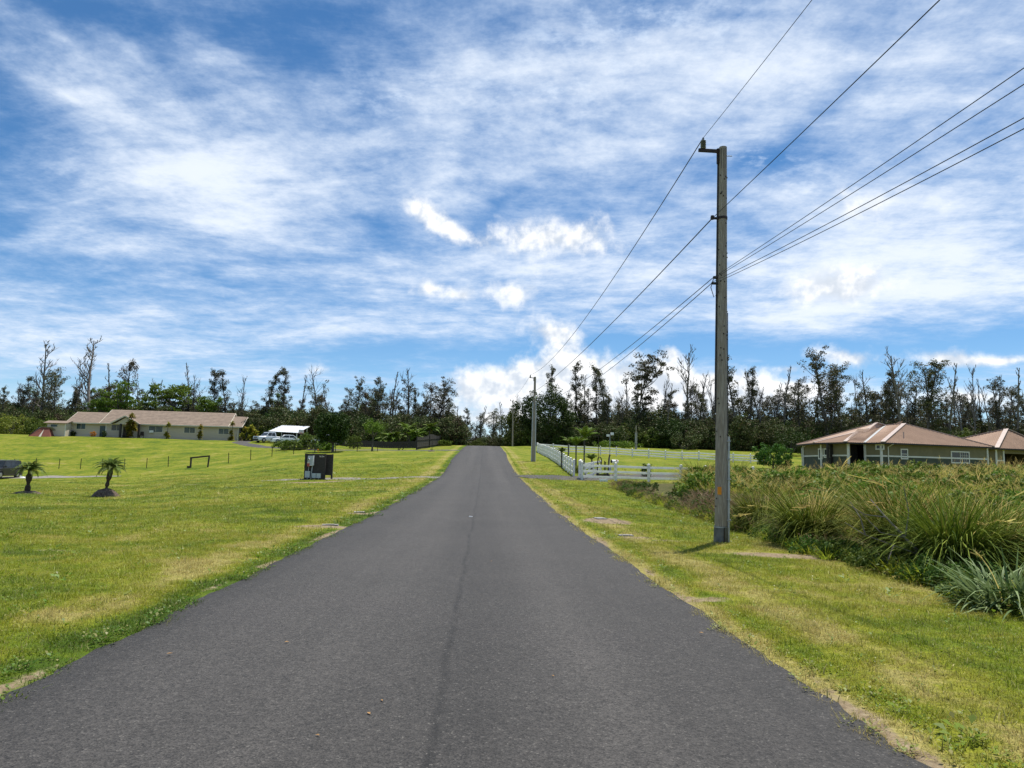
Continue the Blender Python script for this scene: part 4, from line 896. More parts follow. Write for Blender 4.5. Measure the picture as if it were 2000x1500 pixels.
def gate():
    a, b = gY(1143, 55.2), gY(1174, 60.5); root = thing('farm_gate', 'white four-bar gate swung open behind the front fence', 'gate', a); d = b - a
    for z in (.25, .55, .85, 1.15): obj('bar', MB().bar((0, 0, z), d + Vector((0, 0, z)), .05, .15), 'white_vinyl', root)
    for u in (.0, .5, 1.0): obj('stile', MB().box(d * u + Vector((0, 0, .7)), (.1, .1, 1.15)), 'white_vinyl', root)
    obj('brace', MB().bar((0, 0, .3), d * .5 + Vector((0, 0, 1.1)), .04, .12), 'white_vinyl', root)
    obj('hinge', MB().box((0, -.07, 1.0), (.12, .05, .06)).box((0, -.07, .4), (.12, .05, .06)), 'iron', root)
    c = gY(1134, 53.9); root = thing('gate_post', 'thick white gate post with cap beside the front fence end', 'post', c)
    obj('shaft', MB().box((0, 0, .65), (.28, .28, 1.5)), 'white_vinyl', root); obj('cap', MB().box((0, 0, 1.43), (.36, .36, .06)).box((0, 0, 1.5), (.25, .25, .1), taper=.1), 'white_vinyl', root); obj('plinth', MB().box((0, 0, .05), (.5, .5, .22)), 'concrete', root)
    obj('rail_socket', MB().box((0, -.15, .4), (.08, .03, .12)).box((0, -.15, .8), (.08, .03, .12)).box((0, -.15, 1.15), (.08, .03, .12)), 'pvc_grey', root)
    s = gY(1179, 53.0); tag(obj('white_block', MB().box((0, 0, .07), (.62, .22, .2), taper=.92).box((0, 0, .18), (.5, .14, .03)), 'white_paint', None, s), 'small white block lying at the foot of the front fence', 'block')
gate()
def plank_fence():
    a, b = gY(812, 101), gY(857, 124); root = thing('plank_fence', 'tall dark board fence under the palms left of the road', 'fence', a); n = 26
    for i in range(n):
        u = (i + .5) / n; p = a.lerp(b, u); p.z = tz(p.x, p.y); h = 1.75 + .35 * math.exp(-((u - .62) / .2) ** 2) + random.uniform(-.03, .03); d = (b - a); rz = math.atan2(d.y, d.x)
        obj('board', MB().box((p.x - a.x, p.y - a.y, p.z - a.z + h / 2 - .1), (d.xy.length / n * .93, .03 + .012 * (i % 2), h + .2), rz), 'dark_wood', root)
    for z in (.4, 1.4): obj('rail', MB().bar((.05, .06, z), b - a + Vector((.05, .06, z)), .05, .1), 'dark_wood', root)
    for u in (0, .5, 1): p = a.lerp(b, u); p.z = tz(p.x, p.y); obj('post', MB().box((p.x - a.x + .1, p.y - a.y + .1, p.z - a.z + .9), (.12, .12, 2.1)), 'dark_wood', root)
    a, b = gY(636, 116), gY(812, 110); root = thing('plank_fence', 'low dark board fence in shade behind the round tree', 'fence', a); n = 40
    for i in range(n):
        u = (i + .5) / n; p = a.lerp(b, u); p.z = tz(p.x, p.y); d = b - a; h = 1.0 + random.uniform(-.04, .04)
        obj('board', MB().box((p.x - a.x, p.y - a.y, p.z - a.z + h / 2 - .1), (d.xy.length / n * .93, .03 + .012 * (i % 2), h + .2), math.atan2(d.y, d.x)), 'dark_wood', root)
    for z in (.3, .8): obj('rail', MB().bar((0, .06, z), b - a + Vector((0, .06, z)), .05, .1), 'brown_wood', root)
plank_fence()
def wire_fence():
    px = [30, 72, 117, 159, 202, 245, 288, 330, 371, 447, 490, 531, 573, 614, 655, 697, 737]
    Ys = [84, 84, 84, 84, 84, 84, 84, 83.5, 82, 83, 85, 87, 89, 90.5, 91.5, 92, 92]
    P = [gY(a, b) for a, b in zip(px, Ys)]; root = thing('wire_fence', 'thin wire fence on dark posts along the foot of the lawn', 'fence', P[0])
    for i, p in enumerate(P):
        if i == 8: continue
        obj('post', MB().tube([p - P[0] - Vector((0, 0, .2)), p - P[0] + Vector((random.uniform(-.05, .05), 0, 1.22))], .042, 6), 'iron', root)
    for z in (.35, .7, 1.05):
        obj('fence_wire', MB().tube([p - P[0] + Vector((0, 0, z)) for p in P], .004, 4), 'iron', root)
    a, b = gp(372, 914), gp(407, 909); b = gY(407, a.y); ta, tb = atY(373.5, 893.5, a.y), atY(409, 889.5, b.y)
    root = thing('timber_frame', 'dark timber frame of two posts and a slanted rail on the lawn', 'frame', a)
    z = lambda p: p - a
    obj('post', MB().bar(z(a) - Vector((0, 0, .2)), z(ta), .15, .15, up=(0, 1, 0)), 'dark_wood', root); obj('post', MB().bar(z(b) - Vector((0, 0, .2)), z(tb), .13, .13, up=(0, 1, 0)), 'dark_wood', root)
    obj('top_rail', MB().bar(z(ta) + Vector((-.08, -.1, -.06)), z(tb) + Vector((.08, -.1, -.06)), .08, .16), 'dark_wood', root); obj('foot', MB().box((-.2, 0, .08), (.35, .2, .2)), 'dark_wood', root)
wire_fence()

# ------------------------------------------------------------------ meter board
def meter_board():
    b = gp(606, 936.5); b.z -= .02; root = thing('meter_board', 'black timber board carrying grey electric meter boxes beside the gravel track', 'meter board', b, R(-4)); k = b.y / FPX
    W = 41 * k; x0 = -13 * k; H = 50 * k
    n = 9
    for i in range(n): z = .0 + H * (i + .5) / n; obj('plank', MB().box((x0 + W / 2 + .01 * (i % 2), .0 + .006 * (i % 2), z), (W, .045, H / n * .985)), 'dark_wood', root)
    obj('backing', MB().box((x0 + W / 2, .032, H / 2), (W - .02, .012, H - .02)), 'dark_wood', root); obj('backing', MB().box((x0 + W + 3.6 * k, .385, .32 + (H - .34) / 2), (13.3 * k, .012, H - .36)), 'dark_wood', root)
    for x in (x0 + .05, x0 + W * .38, x0 + W - .05): obj('post', MB().box((x, .09, H / 2 - .2), (.11, .11, H + .42)), 'dark_wood', root)
    # return panel set back at the right
    x1 = x0 + W
    for i in range(7): z = .32 + (H - .34) * (i + .5) / 7; obj('return_plank', MB().box((x1 + 3.6 * k, .35 + .006 * (i % 2), z), (13.5 * k, .045, (H - .34) / 7 * .985)), 'dark_wood', root)
    obj('return_post', MB().box((x1 + 9.8 * k, .45, H / 2 - .2), (.1, .1, H + .4)), 'dark_wood', root)
    def bx(px0, px1, py0, py1, d, nm, mat, par=None):
        c = (((px0 + px1) / 2 - 606) * k, -.035 - d / 2, (936.5 - (py0 + py1) / 2) * k); return obj(nm, MB().box(c, ((px1 - px0) * k, d, (py1 - py0) * k)), mat, par or root), c
    m_, c = bx(601, 611, 890.5, 907.5, .16, 'meter_cabinet', 'grey_paint'); bx(611.0, 612.3, 890, 909, .18, 'cabinet_edge', 'white_paint', m_)
    mt = obj('meter_dial', MB().tube([(c[0] - 2.6 * k, c[1] - .08, c[2] + .06), (c[0] - 2.6 * k, c[1] - .20, c[2] + .06)], .075, 14), 'white_paint', root); obj('dial_glass', MB().tube([(c[0] - 2.6 * k, c[1] - .20, c[2] + .06), (c[0] - 2.6 * k, c[1] - .23, c[2] + .06)], .05, 12), 'glass', mt)
    bx(600.6, 605.4, 902, 905, .2, 'cream_tag', 'tan_trim'); bx(600.4, 605.2, 905, 911, .19, 'warning_tag', 'red_tag'); bx(605.5, 611, 907.8, 909.4, .2, 'shelf', 'white_paint')
    bx(596.5, 606, 920, 932.5, .15, 'junction_box', 'grey_paint'); bx(610.5, 618.3, 924, 933, .14, 'junction_box', 'grey_paint'); bx(619.3, 627, 924, 933, .14, 'junction_box', 'grey_paint')
    for (p0, q0, p1, q1, r) in ((602.5, 911, 602, 920, .018), (609.5, 909, 607.5, 938, .03), (600.5, 932, 600.3, 938, .02), (614, 933, 614, 938, .02), (623, 933, 623, 938, .02)):
        obj('conduit', MB().tube([((p0 - 606) * k, -.07, (936.5 - q0) * k), ((p1 - 606) * k, -.07, (936.5 - q1) * k)], r, 8), 'pvc_grey', root)
    # the pale, illegible house-number characters at the top
    pl = obj('number_plate', MB().box((21 * k, -.03, (936.5 - 891.5) * k), (10.5 * k, .012, 3.8 * k)), 'brown_wood', root)
    xs = 25.2 - 606 + 600.5
    for i, st in enumerate(([(0, 1, .5, 0), (.5, 0, .9, .9)], [(.3, 0, .3, 1)], [(0, 1, .7, 1), (.7, 1, .3, 0)], [(.0, .8, .4, .3), (.4, .3, .7, .9), (.7, .9, .9, .2)])):
        g = MB()
        for (a0, b0, a1, b1_) in st: g.bar(((16.8 + i * 2.3 + a0 * 1.9) * k, -.04, (936.5 - 893 + b0 * 2.9) * k), ((16.8 + i * 2.3 + a1 * 1.9) * k, -.04, (936.5 - 893 + b1_ * 2.9) * k), .012, .018)
        obj('character', g, 'white_paint', pl)
meter_board()

# ------------------------------------------------------------------ vehicles
def make_car(name, label, cat, loc, rz, paint, L=4.6, W=1.82, H=1.75, kind='suv', group=None):
    root = thing(name, label, cat, loc, rz, group); wr = .36 if kind != 'sedan' else .31; gc = .24 if kind != 'sedan' else .18
    hb = H * (.60 if kind != 'sedan' else .63); hood = hb - .04
    if kind == 'suv': st = [(-.50, hb - .25, .80), (-.485, hb - .06, .90), (-.30, hood + .02, .97), (-.22, hb + .03, 1.0), (.1, hb + .04, 1.0), (.40, hb + .03, 1.0), (.485, hb - .02, .96), (.50, hb - .28, .90)]; cab = [(-.24, 0), (-.10, 1), (.12, 1.02), (.43, .98), (.49, 0)]
    elif kind == 'sedan': st = [(-.50, hb - .30, .80), (-.48, hb - .16, .90), (-.28, hood - .03, .97), (-.18, hb, 1.0), (.1, hb + .02, 1.0), (.34, hb + .02, 1.0), (.485, hb - .06, .95), (.50, hb - .3, .88)]; cab = [(-.22, 0), (-.04, 1), (.10, 1.02), (.24, .95), (.40, 0)]
    else: st = [(-.50, hb - .25, .84), (-.485, hb - .06, .92), (-.30, hood + .02, .97), (-.22, hb + .02, 1.0), (.05, hb + .02, 1.0), (.12, hb + .0, 1.0), (.495, hb + .0, 1.0), (.50, hb - .3, .98)]; cab = [(-.24, 0), (-.12, 1), (.02, 1.02), (.11, .98), (.13, 0)]
    # lofted lower body: rounded section at each station (front is -x)
    mb = MB(); n = 10; vs = []; fs = []
    for (u, zt_, wf) in st:
        w = W * wf / 2; x = u * L
        sec = [(-w * .94, gc), (-w, gc + .12), (-w * 1.0, (gc + zt_) * .55), (-w * .975, zt_ - .08), (-w * .90, zt_), (w * .90, zt_), (w * .975, zt_ - .08), (w, (gc + zt_) * .55), (w, gc + .12), (w * .94, gc)]
        vs += [(x, y, z) for y, z in sec]
    for i in range(len(st) - 1):
        for k in range(n): fs.append((i * n + k, i * n + (k + 1) % n, (i + 1) * n + (k + 1) % n, (i + 1) * n + k))
    fs.append(tuple(range(n))); fs.append(tuple(reversed(range((len(st) - 1) * n, len(st) * n)))); mb.add(vs, fs)
    body = obj('body', mb, paint, root)
    # greenhouse
    cb = MB(); wt, wb = W * .40, W * .475; top = [(u * L, hb + (H - hb) * f) for u, f in cab]; vs = []; m_ = len(top)
    for x, z in top:
        f = (z - hb) / (H - hb); w = wb + (wt - wb) * max(0, f); vs += [(x, -w, z), (x, w, z)]
    fs = [(2 * i, 2 * i + 1, 2 * i + 3, 2 * i + 2) for i in range(m_ - 1)] + [tuple(2 * i for i in range(m_)), tuple(2 * i + 1 for i in reversed(range(m_)))]
    cabin = obj('cabin', cb.add(vs, fs), paint, root)
    zl, zh = hb + .06, H - .12; ff_ = (zh - hb) / (H - hb); fl = (zl - hb) / (H - hb)
    def sx(i, f): (u0, f0), (u1, f1) = cab[i], cab[i + 1]; t = (f - f0) / (f1 - f0) if f1 != f0 else 0; return (u0 + (u1 - u0) * t) * L
    xa0, xa1 = sx(0, fl) + .10, sx(0, ff_) + .10; xe0, xe1 = sx(m_ - 2, fl) - .12, sx(m_ - 2, ff_) - .12
    cuts = [0, .36, .70, 1] if kind == 'suv' else [0, .52, 1]
    for s in (-1, 1):
        for a_, b_ in zip(cuts[:-1], cuts[1:]):
            a2, b2 = a_ + .02, b_ - .02
            P_ = [(xa0 + (xe0 - xa0) * a2, zl, fl), (xa0 + (xe0 - xa0) * b2, zl, fl), (xa1 + (xe1 - xa1) * b2, zh, ff_), (xa1 + (xe1 - xa1) * a2, zh, ff_)]
            pts = [(x, s * (wb + (wt - wb) * f + .006), z) for x, z, f in P_]
            obj('side_window', MB().slab(pts, (0, s, .15), .012), 'glass', cabin)
    for (i, nm, sg) in ((0, 'windscreen', -1), (m_ - 2, 'rear_window', 1)):
        p = []
        for f, sgn in ((fl, -1), (fl, 1), (ff_, 1), (ff_, -1)): w = (wb + (wt - wb) * f) * .93; p.append((sx(i, f) + sg * .008, sgn * w, hb + (H - hb) * f))
        nn = Vector((sg, 0, .6)).normalized(); obj(nm, MB().slab([Vector(v) + nn * .008 for v in p], nn, .012), 'glass', cabin)
    for x in (-.31 * L, .29 * L):
        for s in (-1, 1):
            y = s * (W / 2 - .10); w = obj('wheel', MB().tube([(x, y - .11, wr), (x, y - .09, wr), (x, y + .09, wr), (x, y + .11, wr)], [wr * .9, wr, wr, wr * .9], 18), 'rubber', root)
            obj('rim', MB().tube([(x, y + s * .10, wr), (x, y + s * .125, wr)], [wr * .66, wr * .5], 12), 'rim', w)
            obj('wheel_arch', MB().tube([(x + math.cos(t) * (wr + .07), s * (W / 2 - .005), wr + math.sin(t) * (wr + .07)) for t in [k * math.pi / 10 for k in range(11)]], .035, 5), 'rubber' if paint == 'car_black' else paint, body)
    for s in (-1, 1):
        obj('headlight', MB().box((-.488 * L, s * W * .34, hb - .22), (.10, .36, .16)), 'lens', root); obj('tail_light', MB().box((.494 * L, s * W * .40, hb - .1), (.07, .16, .3)), 'tail_lens', root)
        obj('wing_mirror', MB().box((-.19 * L, s * (W / 2 + .08), hb + .10), (.10, .18, .13)), paint, root); obj('door_handle', MB().box((.02 * L, s * (W / 2 + .004), hb - .18), (.16, .03, .03)), 'rim', root)
    obj('bumper', MB().box((-.495 * L, 0, gc + .18), (.14, W * .86, .24)).box((.495 * L, 0, gc + .18), (.12, W * .9, .24)), paint if kind == 'sedan' else 'rubber', root)
    obj('grille', MB().box((-.503 * L, 0, hb - .24), (.06, W * .42, .16)), 'iron', root)
    if kind == 'suv': 
        for s in (-1, 1): obj('roof_rail', MB().tube([(-.06 * L, s * wt * .9, H + .03), (.38 * L, s * wt * .9, H + .03)], .02, 5), 'rim', root)
    if kind == 'pickup': obj('bed', MB().box((.31 * L, 0, hb + .01), (.34 * L, W * .84, .03)), 'rubber', root)
    return root
g_ = gY(4, 73.5)
make_car('sport_utility_vehicle', 'black sport utility vehicle on the gravel track at the left edge', 'car', g_ + Vector((0, 0, .03)), R(94), 'car_black', 4.6, 1.84, 1.8)
g_ = gY(525, 119); make_car('pickup_truck', 'silver pickup truck parked beside the white carport', 'truck', g_, R(50), 'car_silver', 5.2, 1.9, 1.72, 'pickup', 'parked white vehicles')
g_ = gY(556, 116.5); make_car('sedan', 'white sedan parked before the white carport', 'car', g_ , R(28), 'car_white', 4.5, 1.78, 1.42, 'sedan', 'parked white vehicles')
g_ = gY(634, 114); make_car('sport_utility_vehicle', 'white sport utility vehicle parked behind the round tree', 'car', g_, R(-20), 'car_white', 4.4, 1.8, 1.66, 'suv', 'parked white vehicles')

# ------------------------------------------------------------------ garden furniture behind the white fence
def garden_bits():
    p = gY(1178, 58.5); root = thing('farm_implement', 'dark iron farm implement standing behind the white front fence', 'implement', p, R(8))
    obj('frame', MB().bar((-.5, 0, .12), (.55, 0, .12), .12, .14).bar((-.45, 0, .85), (.4, 0, .82), .07, .10).bar((-.45, -.3, .12), (-.45, .3, .12), .1, .1), 'iron', root)
    obj('upright', MB().tube([(-.5, 0, .05), (-.47, 0, .9), (-.42, 0, 1.5)], [.06, .05, .05], 8), 'iron', root)
    obj('lever', MB().tube([(.42, 0, .1), (.44, 0, 1.0), (.50, 0, 1.55), (.58, 0, 1.78)], [.06, .06, .055, .07], 8), 'brown_wood', root)
    obj('wheel', MB().tube([(-.30 + .16 * math.cos(t), -.06, 1.22 + .36 * math.sin(t)) for t in [k * math.pi / 8 for k in range(17)]], .04, 6), 'iron', root)
    obj('spring', MB().tube([(.1, 0, .1), (.12, 0, 1.25)], .04, 6).tube([(.24, 0, .1), (.22, 0, 1.2)], .04, 6), 'iron', root)
    obj('brace', MB().bar((-.3, 0, 1.3), (-.08, 0, .8), .05, .05).bar((-.45, 0, .15), (-.2, -.2, .5), .06, .06).bar((.4, 0, .15), (.15, -.2, .5), .06, .06), 'iron', root)
    obj('tank', MB().box((.58, .05, .65), (.2, .25, .5)), 'grey_paint', root)
    p = gY(1200.5, 55.4); root = thing('mailbox', 'white rounded mailbox on a thin stand behind the front fence', 'mailbox', p, R(25)); pts = []
    mb = MB()
    mb.tube([(-.28, 0, 1.42), (.28, 0, 1.42)], .13, 12); obj('box', mb, 'white_paint', root)
    obj('door', MB().tube([(-.285, 0, 1.42), (-.30, 0, 1.42)], .12, 12), 'shade_black', root)
    obj('stand', MB().tube([(-.15, 0, 0), (-.15, 0, 1.3)], .02, 6).tube([(.15, 0, 0), (.15, 0, 1.3)], .02, 6), 'galv', root); obj('flag', MB().box((.1, -.15, 1.5), (.14, .02, .07)), 'red_tag', root)
    p = gY(1191, 71); root = thing('lamp_post', 'thin post with two white floodlight heads in the garden', 'lamp', p); h = atY(1191, 851, 71).z - p.z
    obj('post', MB().tube([(0, 0, -.2), (0, 0, h)], .035, 8), 'galv', root); obj('lamp_head', MB().box((-.2, -.1, h + .02), (.30, .2, .22)), 'white_paint', root); obj('lamp_head', MB().box((.22, -.05, h + .2), (.26, .2, .26), .5), 'white_paint', root); obj('crossbar', MB().bar((-.25, 0, h - .05), (.28, 0, h + .08), .03, .03), 'galv', root)
    p = gY(1168.5, 71); root = thing('lamp_post', 'slim dark lamp post left of the floodlight post', 'lamp', p); h = atY(1168, 851, 71).z - p.z
    obj('post', MB().tube([(0, 0, -.2), (0, 0, h)], .03, 8), 'iron', root); obj('lamp_head', MB().box((0, 0, h + .02), (.5, .2, .08)), 'iron', root)
    # basketball hoop near the carport
    p = gY(586, 116); root = thing('basketball_hoop', 'basketball hoop with clear board against the white carport roof', 'hoop', p); h = atY(586, 846, 116).z - p.z
    obj('pole', MB().tube([(.1, .1, -.2), (.1, .1, h + .4)], .05, 6), 'iron', root)
    obj('backboard', MB().box((0, 0, h + .25), (.80, .04, .55)), 'white_roof', root); bb = MB()
    for (a_, b_) in (((-.42, 0), (.42, 0)), ((-.42, .58), (.42, .58)), ((-.42, 0), (-.42, .58)), ((.42, 0), (.42, .58)), ((-.14, .1), (.14, .1)), ((-.14, .3), (.14, .3)), ((-.14, .1), (-.14, .3)), ((.14, .1), (.14, .3))): bb.bar((a_[0], -.03, h - .04 + a_[1]), (b_[0], -.03, h - .04 + b_[1]), .03, .035)
    obj('board_frame', bb, 'red_tag', root); obj('rim', MB().tube([(.22 * math.cos(t), -.28 + .22 * math.sin(t), h + .05) for t in [k * math.pi / 6 for k in range(13)]], .015, 5), 'orange', root)
    # patio chairs on the left porch
    P, e, b, G = LH
    for px, lab in ((248, 'dark patio chair left of the tall palm on the porch'), (282, 'dark patio chair right of the tall palm by the porch')):
        s, z = hit(px, 850, P, e); c = P + e * s - b * 1.3; root = thing('patio_chair', lab, 'chair', (c.x, c.y, tz(c.x, c.y)), R(20), 'patio chairs')
        obj('seat', MB().box((0, 0, .45), (.55, .55, .08)), 'iron', root); obj('backrest', MB().box((0, .26, .8), (.55, .06, .65)), 'iron', root)
        for sx in (-1, 1):
            obj('armrest', MB().box((sx * .29, 0, .66), (.06, .5, .05)), 'iron', root)
            for sy in (-1, 1): obj('leg', MB().box((sx * .25, sy * .24, .22), (.05, .05, .45)), 'iron', root)
    # trestle by the dark fence
    p = gY(783, 99); root = thing('trestle_bench', 'small dark trestle on the lawn left of the board fence', 'bench', p)
    obj('top', MB().box((.2, 0, .95), (1.3, .3, .08)), 'dark_wood', root)
    obj('leg', MB().bar((-.4, 0, 0), (-.4, 0, .95), .1, .1), 'dark_wood', root); obj('leg', MB().bar((-.3, 0, 0), (.4, 0, .9), .1, .1), 'dark_wood', root); obj('leg', MB().bar((.1, .2, 0), (.8, .2, .9), .1, .1), 'dark_wood', root)
garden_bits()
def ground_bits():
    def slab(px, py, sx, sy, lab, rz=0):
        p = gp(px, py); mb = MB().box((0, 0, .0), (sx, sy, .05), taper=.96); mb.box((0, 0, .028), (sx * .55, sy * .5, .01)); tag(obj('valve_cover', mb, 'concrete', None, p, rz), lab, 'cover', 'flat covers set in the verges')
    slab(645, 1026, .4, .16, 'pale flat cover in a bare patch on the left verge', .1); slab(702, 1001, .34, .3, 'small grey cover in the left verge nearest the road', .3)
    slab(1172, 1013, .3, .5, 'grey flat cover in a straw patch on the right verge', .2); slab(1222, 1047, .34, .22, 'small flat cover between straw patch and large pole', .1)
    p = gp(919, 1011.5); p.z = float(np.interp(p.y, YS, ROADZ)) + .03; tag(obj('road_marker', MB().box((0, 0, .004), (.11, .06, .02), taper=.8), 'white_paint', None, p), 'tiny white marker stuck beside the road seam', 'marker')
    p = gp(43, 934); root = thing('litter', 'crumpled white scrap on the lawn beside the gravel track', 'litter', p)
    obj('scrap', MB().add([(-.18, -.1, .02), (.2, -.12, .02), (.3, .15, .03), (-.1, .2, .02), (-.2, 0, .26), (.1, .05, .16)], [(0, 1, 5, 4), (1, 2, 5), (2, 3, 5), (3, 4, 5), (3, 0, 4), (0, 3, 2, 1)]), 'white_paint', root)
    rr = random.Random(9); n = 0
    for (px, py) in ((720, 1405), (745, 1378), (620, 1447), (330, 1285), (560, 1262), (1080, 1330), (1370, 1243), (960, 1100)):
        p = gp(px, py); z = float(np.interp(p.y, YS, ROADZ)) + .03; s = rr.uniform(.6, 1.2)
        words = ['nearest the lower left', 'beside its lower neighbour', 'lowest of the three together', 'near the left road edge', 'alone left of the seam', 'right of the dark seam', 'nearest the right road edge', 'farthest up the road'][n]; n += 1
        tag(obj('fallen_leaf', MB().add([(-.022 * s, 0, .002), (0, -.012 * s, .008), (.026 * s, 0, .003), (0, .012 * s, .006)], [(0, 1, 2, 3)]), 'leaf_litter', None, (p.x, p.y, z), rr.uniform(0, 6)), 'tiny dry leaf on the asphalt, ' + words, 'leaf', 'dry leaves on the road')
ground_bits()
# ------------------------------------------------------------------ vegetation
def leafcloud(C, rad, n_per, size, seed, squash=.8, up=.35, hollow=.3):
    """leaf-sized quads scattered through clumps: centres C (k,3), radii rad (k,)"""
    g = np.random.default_rng(seed); C = np.asarray(C, float); k = len(C); rad = np.broadcast_to(rad, (k,)); n_per = np.maximum(4, (np.broadcast_to(n_per, (k,)) * g.uniform(.6, 1.3, k)).astype(int))
    idx = np.repeat(np.arange(k), n_per); n = len(idx); d = g.normal(0, 1, (n, 3)); d /= np.linalg.norm(d, axis=1)[:, None] + 1e-9
    r = (hollow + (1 - hollow) * g.uniform(0, 1, n) ** .6)[:, None]; p = C[idx] + d * r * rad[idx][:, None] * np.array([1, 1, squash])
    nr = g.normal(0, 1, (n, 3)) + d * .5 + np.array([0, 0, up]); nr /= np.linalg.norm(nr, axis=1)[:, None]
    a = np.cross(nr, g.normal(0, 1, (n, 3))); a /= np.linalg.norm(a, axis=1)[:, None] + 1e-9; b = np.cross(nr, a); s = (size * g.uniform(.55, 1.25, n))[:, None]
    V = np.stack([p - a * s * .5, p - b * s * .28 + nr * s * .05, p + a * s * .5, p + b * s * .28 + nr * s * .05], 1).reshape(-1, 3)
    return V, np.arange(n * 4).reshape(-1, 4)
def limb(mb, p, d, L, r, g, seg=4, curl=.25, n=5, lift=.0):
    pts = [p.copy()]; q = p.copy(); dd = d.normalized()
    for s in range(seg):
        dd = (dd + Vector((g.uniform(-curl, curl), g.uniform(-curl, curl), g.uniform(-curl, curl) + lift))).normalized(); q = q + dd * (L / seg); pts.append(q.copy())
    mb.tube(pts, [r * (1 - .75 * i / seg) for i in range(seg + 1)], n, cap=False); return pts, dd
def rdir(g, el): a = g.uniform(0, 6.283); return Vector((math.cos(a) * math.cos(el), math.sin(a) * math.cos(el), math.sin(el)))
def t_ohia(seed, H=13.0, base=.30, spread=1.9, nb=26, leaf='ohia_leaf', per=44, cl=.62, size=.23, top=True, deadtop=0.0):
    g = random.Random(seed); mb = MB(); C = []; rd = []
    pts, _ = limb(mb, Vector((0, 0, -.3)), Vector((g.uniform(-.06, .06), g.uniform(-.06, .06), 1)), H, .20, g, 9, .07, 6, .03)
    def on(h): u = h * (len(pts) - 1); i = min(int(u), len(pts) - 2); return pts[i].lerp(pts[i + 1], u - i)
    lop = g.uniform(0, 6.28)
    nb = int(nb * 1.35)
    for k in range(nb):
        h = base + (1 - base) * ((k + g.random()) / nb); p = on(h); w = spread * (.55 + .75 * math.sin(min(1, (1.06 - h) * 2.0) * 1.57)) * g.uniform(.45, 1.15)
        d = rdir(g, g.uniform(.25, 1.05)); w *= 1 + .35 * math.cos(math.atan2(d.y, d.x) - lop)
        bp, dd = limb(mb, p, d, w, .045, g, 3, .25, 4, .18)
        if h > 1 - deadtop:
            for _ in range(2): limb(mb, bp[-2], (dd + rdir(g, .6) * .8), w * .6, .03, g, 3, .3, 3, .1)
            continue
        for q in (bp[-1], bp[2]):
            if g.random() < .88: C.append(tuple(q + Vector((0, 0, .1)))); rd.append(cl * g.uniform(.55, 1.15))
        if g.random() < .6:
            b2, _ = limb(mb, bp[1], dd + rdir(g, .3) * .9, w * .6, .03, g, 2, .3, 3, .1); C.append(tuple(b2[-1])); rd.append(cl * g.uniform(.5, .95))
    if not deadtop: C.append(tuple(pts[-1])); rd.append(cl * .7)
    V, F = leafcloud(C, rd, per, size, seed + 1)
    return mesh_of('trunk', mb, 'bark'), np_mesh('crown', V, F, leaf), H
def t_dead(seed, H=14.0, nb=12, spread=3.0, base=.35):
    g = random.Random(seed); mb = MB(); pts, _ = limb(mb, Vector((0, 0, -.3)), Vector((g.uniform(-.08, .08), g.uniform(-.08, .08), 1)), H, .26, g, 9, .10, 6, .03)
    def on(h): u = h * (len(pts) - 1); i = min(int(u), len(pts) - 2); return pts[i].lerp(pts[i + 1], u - i)
    tw = MB()
    nb = int(nb * 1.35)
    for k in range(nb):
        h = base + (1 - base) * (k + g.random()) / nb; w = spread * (1.25 - h) * g.uniform(.6, 1.25)
        bp, dd = limb(mb, on(h), rdir(g, g.uniform(.35, .9)), w, .095 * (1.25 - h) + .03, g, 4, .22, 4, .20)
        for j in range(6):
            b2, d2 = limb(tw, bp[g.randint(1, 4)], dd + rdir(g, g.uniform(-.2, 1.0)) * .9, w * g.uniform(.3, .6), .05, g, 3, .3, 3, .14)
            for _ in range(2): limb(tw, b2[g.randint(1, 3)], d2 + rdir(g, .5) * .9, w * g.uniform(.15, .3), .036, g, 2, .3, 3, .1)
    return mesh_of('trunk', mb, 'dead_bark'), mesh_of('branches', tw, 'dead_bark'), H
def t_spread(seed, H=11.0, W=5.0, leaf='bright_leaf', nb=11, per=60, cl=1.15, size=.42, thick=.25, fork=.35):
    g = random.Random(seed); mb = MB(); C = []; rd = []
    pts, _ = limb(mb, Vector((0, 0, -.3)), Vector((.02, 0, 1)), H * .62, .28, g, 5, .08, 7, .03)
    for k in range(nb):
        p = pts[g.randint(2, 5)]; bp, dd = limb(mb, p, rdir(g, g.uniform(.35, 1.25)), g.uniform(.5, 1.0) * W, .12, g, 4, .18, 5, .16)
        for j in range(3):
            b2, _ = limb(mb, bp[g.randint(2, 4)], dd + rdir(g, .2) * .9, W * g.uniform(.25, .5), .05, g, 3, .25, 4, .08)
            z = min(b2[-1].z, H); C.append((b2[-1].x, b2[-1].y, z)); rd.append(cl * g.uniform(.6, 1.2)); C.append(tuple(b2[1])); rd.append(cl * .6 * g.uniform(.6, 1.2))
    mz = max(c[2] for c in C); C = [(x, y, z * H / (mz + .4)) for x, y, z in C]
    V, F = leafcloud(C, rd, per, size, seed + 1, .45)
    return mesh_of('trunk', mb, 'bark'), np_mesh('crown', V, F, leaf), H
